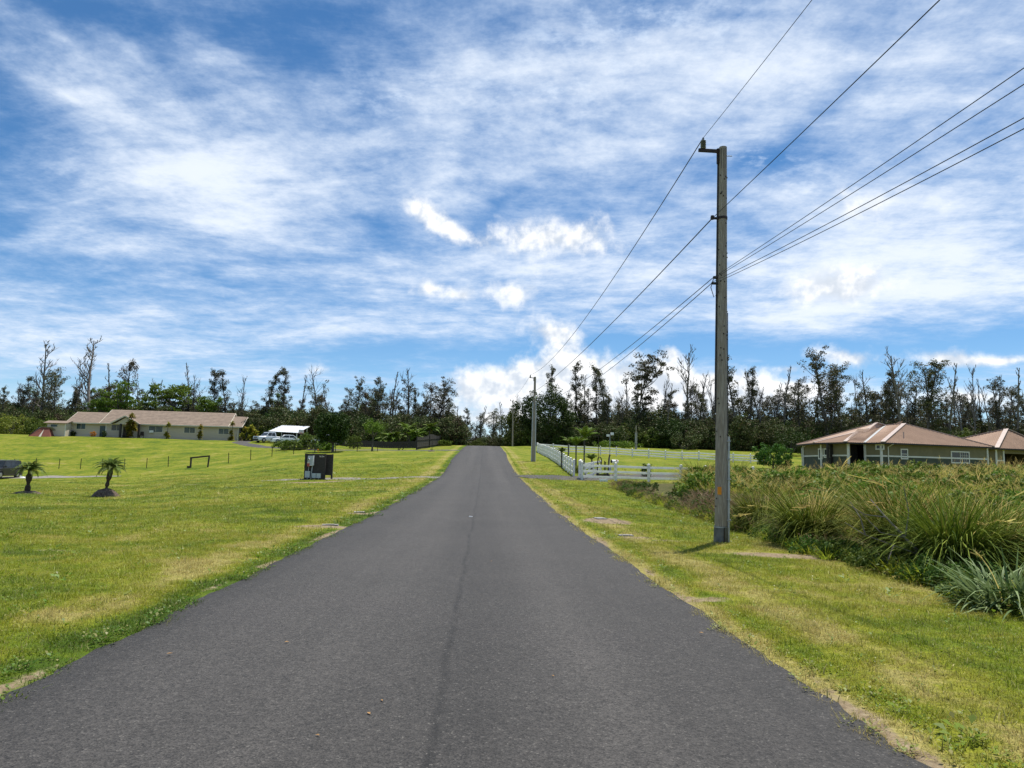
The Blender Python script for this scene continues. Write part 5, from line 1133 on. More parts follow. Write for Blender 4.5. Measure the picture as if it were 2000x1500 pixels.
def t_round(seed, H=5.3, W=4.2, base=.22, leaf='dark_leaf', k=110, per=45, size=.26, cl=.55, stem=True, nb=8):
    g = random.Random(seed); mb = MB(); C = []; h0 = H * base; cz = (H + h0) / 2; rz = (H - h0) / 2
    limb(mb, Vector((0, 0, -.2)), Vector((0, 0, 1)), max(.3, cz), .035 * H, g, 4, .06, 7)
    for j in range(nb): limb(mb, Vector((0, 0, h0 * .8)), rdir(g, g.uniform(.4, 1.2)), W * .45, .015 * H, g, 3, .2, 5, .05)
    for i in range(k):
        z = g.uniform(-1, 1); a = g.uniform(0, 6.283); rr = math.sqrt(max(0, 1 - z * z)); s = (.55 + .45 * g.random() ** .5) * (1 + .16 * math.sin(3 * a + seed) + .12 * math.sin(5 * a + 4 * z)); 
        if z < 0: rr = max(rr, .6) * (1 + .1 * z)
        C.append((math.cos(a) * rr * W / 2 * s, math.sin(a) * rr * W / 2 * s, max(.1, cz + z * rz * s)))
    rd = [cl * g.uniform(.6, 1.2) for _ in C]; V, F = leafcloud(C, rd, per, size, seed + 1)
    return mesh_of('trunk', mb, 'bark'), np_mesh('crown', V, F, leaf), H
def plant(name, proto, p, H, rz=0.0, label='', cat='tree', group=None, wide=1.0, second='crown', tilt=0.0):
    root = thing(name, label, cat, p, rz, group); root.rotation_euler = (0, tilt, rz); s = H / proto[2]; root.scale = (s * wide, s * wide, s)
    link('trunk', proto[0], root); link(second, proto[1], root); return root
OH = [t_ohia(100 + i, 13, [.20, .28, .18, .32, .22, .30, .2][i], [1.7, 1.4, 2.2, 1.5, 2.5, 1.25, 1.9][i], [26, 24, 30, 20, 30, 20, 26][i], deadtop=[0, 0, 0, .22, 0, 0, .3][i]) for i in range(7)]
OB = [t_ohia(130 + i, 10, .2, 2.0, 24, 'brown_leaf', 34) for i in range(2)]
OG = [t_ohia(140 + i, 10, .25, 2.3, 26, 'midgreen_leaf', 40, .7) for i in range(2)]
DD = [t_dead(200 + i, 14, [12, 9, 14, 8, 10][i], [3.0, 2.2, 3.6, 1.8, 4.2][i], [.35, .45, .3, .5, .42][i]) for i in range(5)]
SP = [t_spread(300 + i) for i in range(3)]
TREES = [  # px, top py, distance, proto, label words
    (68, 668, 158, DD[2], 'dead', 'bare dead tree with forked crown near the left frame edge', 1.0),
    (170, 640, 156, DD[0], 'dead', 'tallest bare dead tree, standing behind the left house', 1.05),
    (131, 704, 160, DD[1], 'dead', 'slim bare tree just left of the tallest dead tree', .8),
    (209, 706, 160, DD[3], 'dead', 'slim bare tree just right of the tallest dead tree', .9),
    (236, 713, 161, OB[0], 'live', 'thin brownish tree rising above the left house roof', .8),
    (288, 735, 165, DD[3], 'dead', 'small bare spike of a tree above the bright green canopy', .7),
    (362, 705, 160, DD[1], 'dead', 'bare slanting tree above the middle of the left house', .8),
    (382, 730, 158, OH[3], 'live', 'sparse dark tree beside the bare slanting one', .9),
    (418, 726, 157, OH[1], 'live', 'narrow dark tree left of a similar one above the roof end', 1.0),
    (440, 728, 158, OH[0], 'live', 'narrow dark tree above the right end of the left house roof', 1.0),
    (508, 722, 150, OH[5], 'live', 'spire-shaped dark tree right of the left house', 1.0),
    (550, 722, 151, OH[1], 'live', 'spire-shaped dark tree above the white carport', 1.0),
    (580, 728, 153, DD[3], 'dead', 'thin bare tree between spire-shaped dark trees', .8),
    (622, 718, 151, OH[6], 'live', 'tree with bare spiky top above the round tree', .9),
    (688, 748, 146, OH[4], 'live', 'broad dark tree with rounded top right of the round tree', 1.0),
    (730, 740, 147, OH[1], 'live', 'narrow dark tree in the middle of the left tree line', 1.0),
    (762, 722, 149, DD[1], 'dead', 'leaning bare trunk in the middle of the left tree line', .8),
    (793, 718, 143, OH[3], 'live', 'tall dark tree with bare antler-like top above the board fence', 1.1),
    (848, 748, 141, OH[4], 'live', 'wide dark tree closing the left tree line at the road', 1.3),
    (28, 738, 157, OH[0], 'live', 'dark tree near the left frame edge below the dead fork', 1.0),
    (82, 722, 155, OH[2], 'live', 'dark bushy tree in front of the dead forked tree', 1.0),
    (105, 740, 153, OH[4], 'live', 'broad dark tree between the two tall dead trees', 1.0),
    (896, 788, 215, DD[3], 'dead', 'small bare tree beyond the crest of the road, leftmost', .8),
    (912, 800, 212, OH[1], 'live', 'small distant tree left of the road crest', 1.0),
    (932, 788, 216, DD[1], 'dead', 'small bare tree straight beyond the road crest', .8),
    (960, 806, 205, OH[4], 'live', 'low distant tree right of the road crest', 1.3),
    (980, 783, 180, DD[1], 'dead', 'leaning broken bare trunk beyond the slim crest pole', .9),
    (1006, 770, 160, OH[3], 'live', 'thin sparse tree directly behind the slim crest pole', .8),
    (1073, 713, 150, OH[5], 'live', 'lone narrow spire of foliage rising from the big round crown', .75),
    (1121, 714, 150, OH[1], 'live', 'narrow leafy tree right of the lone foliage spire', .9),
    (1141, 730, 152, OH[3], 'live', 'thin tree between two narrow leafy trees on the right', .8),
    (1164, 722, 151, OH[0], 'live', 'narrow airy tree left of the large spreading tree', .8),
    (1189, 716, 150, OH[5], 'live', 'dark narrow tree closest left of the large spreading tree', .9),
    (1301, 744, 145, DD[3], 'dead', 'short broken bare trunk right of the large spreading tree', .7),
    (1338, 676, 147, DD[4], 'dead', 'tall candelabra-shaped dead tree left of the large pole', .85),
    (1366, 716, 149, DD[0], 'dead', 'twiggy dead tree beside the candelabra-shaped one', .7),
    (1440, 698, 143, OH[0], 'live', 'tall dark tree just right of the large pole', 1.0),
    (1460, 722, 145, OH[1], 'live', 'dark tree at the right shoulder of the tall one by the pole', 1.0),
    (1496, 716, 146, DD[0], 'dead', 'bare curving tree right of the large pole', .8),
    (1530, 712, 148, DD[1], 'dead', 'bare thin tree left of the green bush behind the field', .8),
    (1563, 742, 142, OH[2], 'live', 'bushy dark tree above the left eave of the hip roofs', 1.0),
    (1620, 692, 138, OH[4], 'live', 'largest dark tree above the hip roof house', 1.25),
    (1652, 718, 140, OH[2], 'live', 'dark tree at the right flank of the largest one', 1.0),
    (1693, 722, 143, OH[3], 'live', 'open airy tree above the hip roof peak', 1.1),
    (1722, 730, 140, OH[0], 'live', 'dark tree leaning over the hip roof peak', 1.0),
    (1768, 690, 139, DD[4], 'dead', 'wide-branched dead tree above the hip roof house', .95),
    (1752, 745, 141, OH[1], 'live', 'narrow dark tree at the foot of the wide dead tree', 1.0),
    (1812, 708, 137, OH[0], 'live', 'dark tree with twin tops right of the wide dead tree', 1.3),
    (1832, 716, 138, OH[2], 'live', 'bushy dark tree overlapping the twin-topped one', 1.0),
    (1856, 705, 141, DD[3], 'dead', 'thin bare spire above the gap between house and garage', .8),
    (1888, 730, 142, DD[1], 'dead', 'bare tree left of the crooked bare one', .8),
    (1906, 715, 142, DD[2], 'dead', 'crooked bare tree above the gap right of the house', .6),
    (1938, 748, 141, DD[0], 'dead', 'bare twiggy tree above the garage roof', .6),
    (1966, 742, 139, OH[2], 'live', 'dark tree above the garage roof', 1.0),
    (1990, 714, 141, DD[3], 'dead', 'bare tree touching the right frame edge', .8)]
def forest():
    g = random.Random(21)
    for i, (px, py, Y, pr, kind, lab, wide) in enumerate(TREES):
        b = gY(px, Y); t = atY(px, py, Y); H = t.z - b.z
        plant('dead_tree' if kind == 'dead' else 'forest_tree', pr, b, H, g.uniform(0, 6.28), lab, 'tree', 'trees of the forest edge', wide, 'branches' if kind == 'dead' else 'crown', R(7) if 'leaning' in lab or 'slanting' in lab else 0)
    # bright canopy behind the left house
    for (px, py, Y, w, lab) in ((222, 744, 148, 1.0, 'bright green spreading tree left of its twin behind the left house'), (332, 748, 149, 1.15, 'bright green spreading tree above the middle of the left house'), (275, 762, 152, 1.0, 'bright green tree between two spreading ones behind the left house'), (395, 775, 149, .9, 'bright green low tree behind the roof end of the left house'), (185, 775, 147, .8, 'bright green low tree at the left of the bright canopy')):
        b = gY(px, Y); plant('spreading_tree', SP[len(lab) % 3], b, atY(px, py, Y).z - b.z, g.uniform(0, 6), lab, 'tree', 'bright trees behind the left house', w)
    big = t_spread(330, 17, 7.5, 'ohia_leaf', 16, 60, 1.15, .32, .25); b = gY(1245, 147); plant('spreading_tree', big, b, atY(1245, 682, 147).z - b.z, .6, 'largest spreading tree with open crown against the white cloud', 'tree', None, .95)
    rt = t_round(340, 12, 11, .05, 'dark_leaf', 240, 60, .42, 1.3); b = gY(1068, 142); plant('round_tree', rt, b, atY(1068, 764, 142).z - b.z, .4, 'massive dark round tree right of the road crest', 'tree', None, 1.15)
    rt2 = t_round(341, 7, 6, .05, 'midgreen_leaf', 120, 50, .36, .9); b = gY(1012, 146); plant('round_tree', rt2, b, atY(1012, 800, 146).z - b.z, .4, 'lower green tree filling between crest pole and massive round tree', 'tree')
    # plain fillers that nothing tells apart
    def zone_words(px):
        for lim, w in ((130, 'left of the left house'), (490, 'behind the left house'), (680, 'behind the white carport'), (1000, 'between carport and road crest'), (1400, 'between road crest and large pole'), (1560, 'between large pole and hip roof house'), (1940, 'behind the hip roof house')):
            if px < lim: return w
        return 'behind the garage'
    n = 0
    def fill(px, py, Y, lab, grp, prs):
        b = gY(px, Y); pr = g.choice(prs); plant('forest_tree', pr, b, atY(px, py, Y).z - b.z, g.uniform(0, 6.28), lab, 'tree', grp, g.uniform(.8, 1.2))
    for px in range(-30, 880, 10): fill(px + g.uniform(-8, 8), g.uniform(752, 800) + (10 if 450 < px < 700 else 0), g.uniform(150, 172) - max(0, px - 450) * .02, 'unremarkable dark tree in the forest edge ' + zone_words(px), 'plain forest trees ' + zone_words(px), OH + OH + OB + OG)
    for px in range(1090, 2060, 10): fill(px + g.uniform(-8, 8), g.uniform(750, 806), g.uniform(143, 165), 'unremarkable dark tree in the forest edge ' + zone_words(px), 'plain forest trees ' + zone_words(px), OH + OH + OB[:1])
    for px in range(880, 1010, 11): fill(px + g.uniform(-6, 6), g.uniform(800, 838), g.uniform(195, 230), 'small far tree among others beyond the road crest', 'small far trees beyond the crest', OH)
    for px, py in ((270, 742), (305, 745), (468, 735), (640, 745), (660, 755), (1225, 735), (1285, 720), (1395, 735), (1477, 735), (1510, 742), (1590, 735), (1675, 738), (1735, 735), (1790, 742), (1872, 742), (1920, 735), (1950, 742), (870, 800), (50, 728), (20, 742), (150, 735)):
        b = gY(px, 158); plant('dead_tree', g.choice(DD), b, atY(px, py, 158).z - b.z, g.uniform(0, 6), 'thin bare tree poking out of the forest edge ' + zone_words(px), 'tree', 'thin bare trees ' + zone_words(px), g.uniform(.5, .75), 'branches')
    # undergrowth: one mass of leafy shrubs along the forest edge
    gg = np.random.default_rng(5); protos = []
    for k, (leaf, H, W) in enumerate((('under_leaf', 5.5, 4.5), ('under_leaf', 4.5, 5), ('dark_leaf', 5, 4.5), ('under_leaf', 6.5, 4), ('brown_leaf', 5, 4), ('midgreen_leaf', 4, 4.5))):
        a = t_round(400 + k, H, W, .0, leaf, 70, 46, .33, .85)[1]; protos.append(a)
    P = []; S = []; K = []
    def belt(n, px0, px1, y0, y1, smin, smax, w):
        for i in range(n):
            px = gg.uniform(px0, px1); Y = y0 + (y1 - y0) * gg.uniform(0, 1) ** 1.3; p = gY(px, Y); P.append((p.x, p.y, p.z - .4)); S.append(gg.uniform(smin, smax) * (.75 + .5 * (Y - y0) / (y1 - y0))); K.append(gg.choice(6, p=w))
    wl = [.22, .18, .14, .14, .10, .22]; wr = [.26, .22, .14, .16, .05, .17]
    belt(520, -150, 520, 142, 185, .9, 1.4, wl); belt(400, 490, 890, 128, 175, .75, 1.35, wl); belt(150, 860, 1020, 155, 235, .6, 1.0, wl); belt(230, 1010, 1230, 139, 185, .8, 1.2, wr); belt(600, 1200, 2150, 137, 180, .95, 1.5, wr)
    n = len(P); rot = np.stack([np.zeros(n), np.zeros(n), gg.uniform(0, 6.28, n)], -1)
    scatter('forest_undergrowth', P, rot, S, K, protos, 'dense dark undergrowth along the forest edge')
forest()
def frond_mesh(L, n, leafL, mat, droop=1.1, w=.03, seed=0, vee=.5):
    """a feather leaf along +x: arching midrib with paired leaflets"""
    g = random.Random(seed); mb = MB(); pts = []; p = Vector((0, 0, 0)); th = .35
    for i in range(13): pts.append(p.copy()); p = p + Vector((math.cos(th), 0, math.sin(th))) * (L / 12); th -= droop / 12 * (1 + i * .09)
    mb.tube(pts, [.022 * (1 - .85 * i / 12) for i in range(13)], 4, cap=False)
    for k in range(n):
        u = .14 + .86 * k / n; f = u * 12; i = min(int(f), 11); q = pts[i].lerp(pts[i + 1], f - i); t = (pts[i + 1] - pts[i]).normalized(); l = leafL * math.sin(min(1, .25 + u * .95) * math.pi) ** .6 * g.uniform(.8, 1.1) + .05
        for s in (-1, 1):
            d = (Vector((0, s, 0)) * .8 + t * .75 + Vector((0, 0, vee * .6 * g.uniform(.4, 1.2)))).normalized(); e = q + d * l * .55; e2 = q + d * l + Vector((0, 0, -l * .30)); ww = t * w * .5
            mb.add([q - ww, q + ww, e + ww * 1.2, e2, e - ww * 1.2], [(0, 1, 2, 4), (4, 2, 3)])
    return mesh_of('frond', mb, mat)
def palm(name, label, base, H, fr, nf, trunk, Lr, el=(-.3, 1.2), group=None, cat='palm tree', mat='palm_bark', lean=(0, 0), fs=1.0):
    root = thing(name, label, cat, base, 0, group); g = random.Random(label); pts = [(lean[0] * max(0, z / H) ** 1.5, lean[1] * (z / H), z) for z, _ in trunk]
    obj('trunk', MB().tube(pts, [r for _, r in trunk], 10), mat, root); top = Vector(pts[-1])
    for k in range(nf):
        a = 2.4 * k + g.uniform(-.3, .3); u = k / nf; e = el[1] + (el[0] - el[1]) * u; s = fs * Lr * g.uniform(.8, 1.1) * (1 - .25 * (1 - u) * (e > .9))
        link('frond', fr, root, top, (g.uniform(-.2, .2), -e + .35, a), (s, s, s))
    return root
def palms():
    fr = frond_mesh(1.0, 30, .24, 'palm_leaf', 1.0, .024, 1)
    for px, py, top, lab, ln, prof in ((60, 963, 898, 'young date palm with bushy crown, nearest the black vehicle', .05, [(0, .17), (.25, .22), (.42, .20), (.5, .12), (.62, .13), (.78, .22), (1.0, .24), (1.15, .13), (1.35, .15)]),
                                   (212, 965, 898, 'young date palm with slim crooked trunk, right of the bushier one', .22, [(0, .10), (.35, .11), (.5, .09), (.58, .16), (.72, .13), (.8, .11), (.95, .19), (1.25, .20), (1.4, .13), (1.52, .12)])):
        b = gY(px, 40 if px < 100 else 38.5)
        palm('date_palm', lab, b, 1.5, fr, 34, [(z, r * .68) for z, r in prof], 1.0, (-.05, 1.45), 'young date palms on the left lawn', lean=(ln, 0))
        mb = MB(); g = random.Random(px); R0 = .85 if px < 100 else .72; Hm = .20 if px < 100 else .42
        rings = []
        for j, (rr, z) in enumerate(((1.0, -.08), (.92, .06), (.7, .55), (.45, .85), (.15, 1.0))):
            rings.append([(math.cos(a) * R0 * rr * g.uniform(.88, 1.12), math.sin(a) * R0 * rr * g.uniform(.88, 1.12), Hm * z * g.uniform(.85, 1.1) if z > 0 else z) for a in [k * 6.283 / 18 for k in range(18)]])
        vs = [v for r_ in rings for v in r_]; fs = [(j * 18 + k, j * 18 + (k + 1) % 18, (j + 1) * 18 + (k + 1) % 18, (j + 1) * 18 + k) for j in range(4) for k in range(18)] + [tuple(range(72, 90))]
        mb.add(vs, fs); tag(obj('soil_mound', mb, 'mulch', None, b - Vector((0, 0, .02))), 'low flat mulch mound under the bushier date palm' if px < 100 else 'taller earth mound under the slim date palm', 'mound', 'mounds under the young palms')
    # areca-like palms behind the white fence
    ar = frond_mesh(1.0, 20, .30, 'areca_leaf', .7, .06, 2, .7); dk = frond_mesh(1.0, 24, .28, 'palm_leaf', .8, .055, 3)
    for (px, Y, top, f, nf, L, lab) in ((1097, 68, 873, dk, 12, .75, 'short dark palm, leftmost behind the white fence'), (1110, 74, 851, dk, 9, 1.1, 'thin palm left of centre behind the white fence'), (1125, 68, 850, ar, 10, 1.3, 'middle palm with golden green fronds behind the white fence'),
                                        (1141, 70, 834, ar, 9, 1.5, 'tallest slim palm behind the white fence'), (1156, 64, 884, dk, 13, .9, 'squat dark palm right of the tallest slim palm')):
        b = gY(px, Y); H = (atY(px, top, Y).z - b.z); h = max(.25, H - L * .75); palm('garden_palm', lab, b, h, f, nf, [(-.2, .09), (h * .5, .065), (h, .075)], L * 1.25, (.6, 1.5), 'palms in the fenced garden', mat='bark')
    # palm clumps over the dark board fence
    for (px, Y, top, nst, lab) in ((800, 116, 822, 6, 'arching palm clump left of its twin over the board fence'), (828, 122, 822, 6, 'arching palm clump above the board fence near the road'), (765, 118, 838, 5, 'lower palm clump farther left behind the lawn')):
        b = gY(px, Y); g = random.Random(px); root = thing('palm_clump', lab, 'palm tree', b, 0, 'palm clumps left of the road'); H = atY(px, top, Y).z - b.z
        for k in range(nst):
            x, y = g.uniform(-1.3, 1.3), g.uniform(-.9, .9); h = (H - 1.2) * g.uniform(.6, 1.0); st = obj('stem', MB().tube([(x * .5, y * .5, -.2), (x, y, h)], [.06, .045], 6), 'bark', root)
            for j in range(9): s = g.uniform(1.4, 2.1); link('frond', ar, st, (x, y, h), (0, -g.uniform(-.2, 1.1) + .35, 2.4 * j + g.uniform(-.4, .4)), (s, s, s))
palms()
def ti_mesh(seed, stems, H, leaf='ti_leaf'):
    g = random.Random(seed); mb = MB(); V = []; F = []
    for (x, y, h, n, L) in stems:
        mb.tube([(x * .4, y * .4, -.2), (x, y, h * .6), (x + g.uniform(-.1, .1), y, h)], [.06, .05, .04], 6)
        for k in range(int(n * 1.6)):
            a = g.uniform(0, 6.283); e = g.uniform(-.3, 1.4); z = h - g.uniform(0, .55); l = L * g.uniform(.7, 1.15); d = Vector((math.cos(a) * math.cos(e), math.sin(a) * math.cos(e), math.sin(e))); s = Vector((-math.sin(a), math.cos(a), 0)) * (.17 * l); p = Vector((x, y, z)); m_ = p + d * l * .5; t = p + d * l + Vector((0, 0, -l * .28)); o = len(V)
            V += [tuple(p), tuple(m_ + s), tuple(t), tuple(m_ - s)]; F.append((o, o + 1, o + 2, o + 3))
    return mesh_of('stem', mb, 'bark'), np_mesh('leaves', V, F, leaf)
def ti_plants():
    P, e, b, G = LH
    for (px, dd, stems, lab) in ((265, 2.6, [(0, 0, 2.6, 80, .95), (.1, 0, 3.9, 40, .75), (-.35, .1, 1.6, 60, .8), (.4, .1, 1.8, 60, .8), (.1, -.2, .9, 50, .7)], 'tallest yellow green ti plant before the left porch'),
                                 (333, 2.0, [(.1, 0, 2.6, 40, .6), (-.1, 0, 1.0, 50, .6), (.1, .1, .6, 40, .6)], 'yellow green ti plant with a tall tuft beside the second window'), (397, 2.0, [(0, 0, 2.4, 50, .6), (.05, 0, 1.4, 50, .6), (-.1, .1, .8, 40, .6)], 'column-shaped ti plant at the middle of the left house'),
                                 (457, 2.0, [(.1, 0, 3.2, 40, .6), (-.05, 0, 1.6, 45, .6), (0, 0, .6, 50, .7)], 'ti plant with a tall tuft by the last front window'), (484, 2.5, [(.3, 0, 2.2, 50, .8), (-.4, 0, 1.1, 50, .7), (.9, .5, 2.4, 50, .9), (1.5, .4, 1.7, 60, .9), (.9, -.3, .8, 50, .7)], 'cluster of ti plants at the right gable of the left house')):
        s, z = hit(px, 850, P, e); c = P + e * s - b * dd; r_ = thing('ti_plant', lab, 'plant', (c.x, c.y, tz(c.x, c.y)), 0, 'ti plants before the left house'); a, l = ti_mesh(px, stems, 3); link('stem', a, r_); link('leaves', l, r_)
ti_plants()
def bush(name, lab, px, Y, top, wpx, leaf, seed, k=60, per=40, size=.2, cl=.4, base=0.0, cat='bush', group=None, py=None):
    b = gY(px, Y); H = max(.4, atY(px, top, Y).z - b.z); pr = t_round(seed, H, wpx / FPX * Y, base, leaf, k, per, size, cl); return plant(name, pr, b, H, 0, lab, cat, group)
def bushes():
    bush('round_tree', 'round dark tree with shaded trunk before the parked cars', 649, 93.5, 805, 64, 'dark_leaf', 500, 300, 60, .24, .5, .24, 'tree')
    bush('hedge_bush', 'leafy garden bush in front of the white sedan', 568, 99, 859, 66, 'midgreen_leaf', 501, 70, 44, .26, .45); bush('hedge_bush', 'leafy garden bush right of the white sedan', 608, 101, 848, 56, 'midgreen_leaf', 502, 70, 44, .26, .45); bush('hedge_bush', 'low leafy bush beside the trunk of the round tree', 633, 98, 862, 34, 'bright_leaf', 503, 40, 40, .26, .4)
    bush('green_bush', 'dense dark green bush standing alone at the paddock edge', 1510, 86, 864, 68, 'broad_weed', 504, 90, 50, .26, .45)
    bush('green_bush', 'broad rounded bush against the forest right of the large pole', 1545, 128, 838, 70, 'dark_leaf', 505, 90, 40, .3, .7); bush('green_bush', 'bright flat-topped bush between house and garage roofs', 1890, 118, 842, 60, 'midgreen_leaf', 506, 60, 40, .3, .6)
    bush('green_bush', 'sunlit yellowish bush at the left frame edge', 22, 133, 812, 95, 'yellow_leaf', 507, 110, 40, .32, .7); bush('green_bush', 'dark yellowish bush left of the tent', 75, 131, 818, 55, 'midgreen_leaf', 508, 80, 40, .32, .7)
    bush('hedge_bush', 'low bright hedge at the foot of the forest behind the paddock', 1205, 133, 863, 95, 'bright_leaf', 509, 60, 34, .3, .5); bush('green_bush', 'rounded dark bush at the forest foot left of the large pole', 1335, 134, 845, 60, 'under_leaf', 510, 80, 40, .3, .6)
    bush('green_bush', 'pale grass-green shrub at the end of the board fence', 868, 122, 860, 24, 'bright_leaf', 511, 30, 40, .25, .4); bush('flower_bush', 'orange flowering bush before the left wing of the house', 178, 121, 844, 9, 'orange_leaf', 512, 24, 24, .16, .22); bush('garden_shrub', 'small dark shrub by the door of the left house', 200, 121.5, 841, 8, 'dark_leaf', 513, 24, 24, .16, .25); bush('garden_shrub', 'small dark shrub between shed and left house', 139, 122, 841, 8, 'dark_leaf', 514, 24, 24, .16, .25)
    bush('garden_shrub', 'small dark shrub behind the front white fence', 1263, 62, 906, 22, 'dark_leaf', 515, 30, 26, .14, .25); bush('garden_shrub', 'low leafy shrub behind the gate posts', 1131, 62, 906, 20, 'yellow_leaf', 516, 26, 26, .14, .22)
    bush('young_tree', 'young pale green tree on a thin trunk right of the round tree', 726, 94, 820, 34, 'bright_leaf', 517, 60, 26, .22, .4, .55, 'tree'); bush('young_tree', 'spindly sapling left of the round tree', 615, 92, 868, 12, 'midgreen_leaf', 519, 14, 14, .14, .2, .5, 'tree')
    bush('garden_shrub', 'leafy shrub at the foot of the young pale tree', 690, 104, 850, 30, 'midgreen_leaf', 520, 50, 30, .22, .4); bush('orange_shrub', 'tiny orange shrub on the bank above the meter board', 621, 83, 877, 4, 'orange_leaf', 521, 10, 16, .07, .1)
    b = gY(843, 92); r_ = thing('staked_sapling', 'tiny staked sapling in a mulch ring left of the road', 'sapling', b); obj('stake', MB().tube([(0, 0, -.2), (.02, 0, 1.3)], .03, 6), 'iron', r_); obj('mulch_ring', MB().tube([(0, 0, -.05), (0, 0, .06), (0, 0, .12)], [.5, .42, .1], 12), 'mulch', r_)
    V, F = leafcloud([(0, 0, .25), (.1, 0, .5)], [.2, .15], 14, .1, 4); link('leaves', np_mesh('leaves', V, F, 'dark_leaf'), r_)
bushes()

# ------------------------------------------------------------------ tall grass field at the right
def clump_mesh(seed, n, r0, h0, h1, w, curve, straw=.25, stems=12, seg=5, tilt=.22, green='tall_green', dry='tall_straw'):
    V, F = blades(n, r0, h0, h1, w, curve, seg, tilt, seed); mi = np.tile((np.random.default_rng(seed).uniform(0, 1, n) < straw).astype(int), seg)
    # blades() lays faces out segment by segment
    V2, F2 = blades(max(stems, 1), r0 * .8, h1 * .9, h1 * 1.15, w * .4, curve * .7, seg, tilt * .9, seed + 1); VV = [V, V2]; FF = [F, F2 + len(V)]; MI = [mi, np.ones(len(F2), int)]
    # feathery seed heads at the stem tips
    k = 2 * (seg + 1); tips = V2.reshape(-1, k, 3)[:, -1]; pre = V2.reshape(-1, k, 3)[:, -3]; g = np.random.default_rng(seed + 2); off = len(V) + len(V2); hv = []; hf = []
    for t, p in zip(tips, pre):
        d = t - p; L = np.linalg.norm(d) + 1e-6
        for j in range(9):
            q = p + d * (j / 8); s = g.normal(0, 1, 3); s = s / np.linalg.norm(s) * L * .42; s[2] = abs(s[2]) * .4; e = q + s + d * .35; o = np.cross(s, d); o = o / (np.linalg.norm(o) + 1e-6) * .006
            b = off + len(hv); hv += [q - o, q + o, e + o, e - o]; hf.append((b, b + 1, b + 2, b + 3))
    VV.append(np.array(hv)); FF.append(np.array(hf)); MI.append(np.ones(len(hf), int))
    return np_mesh('blades', np.concatenate(VV), np.concatenate(FF), [green, dry], np.concatenate(MI))
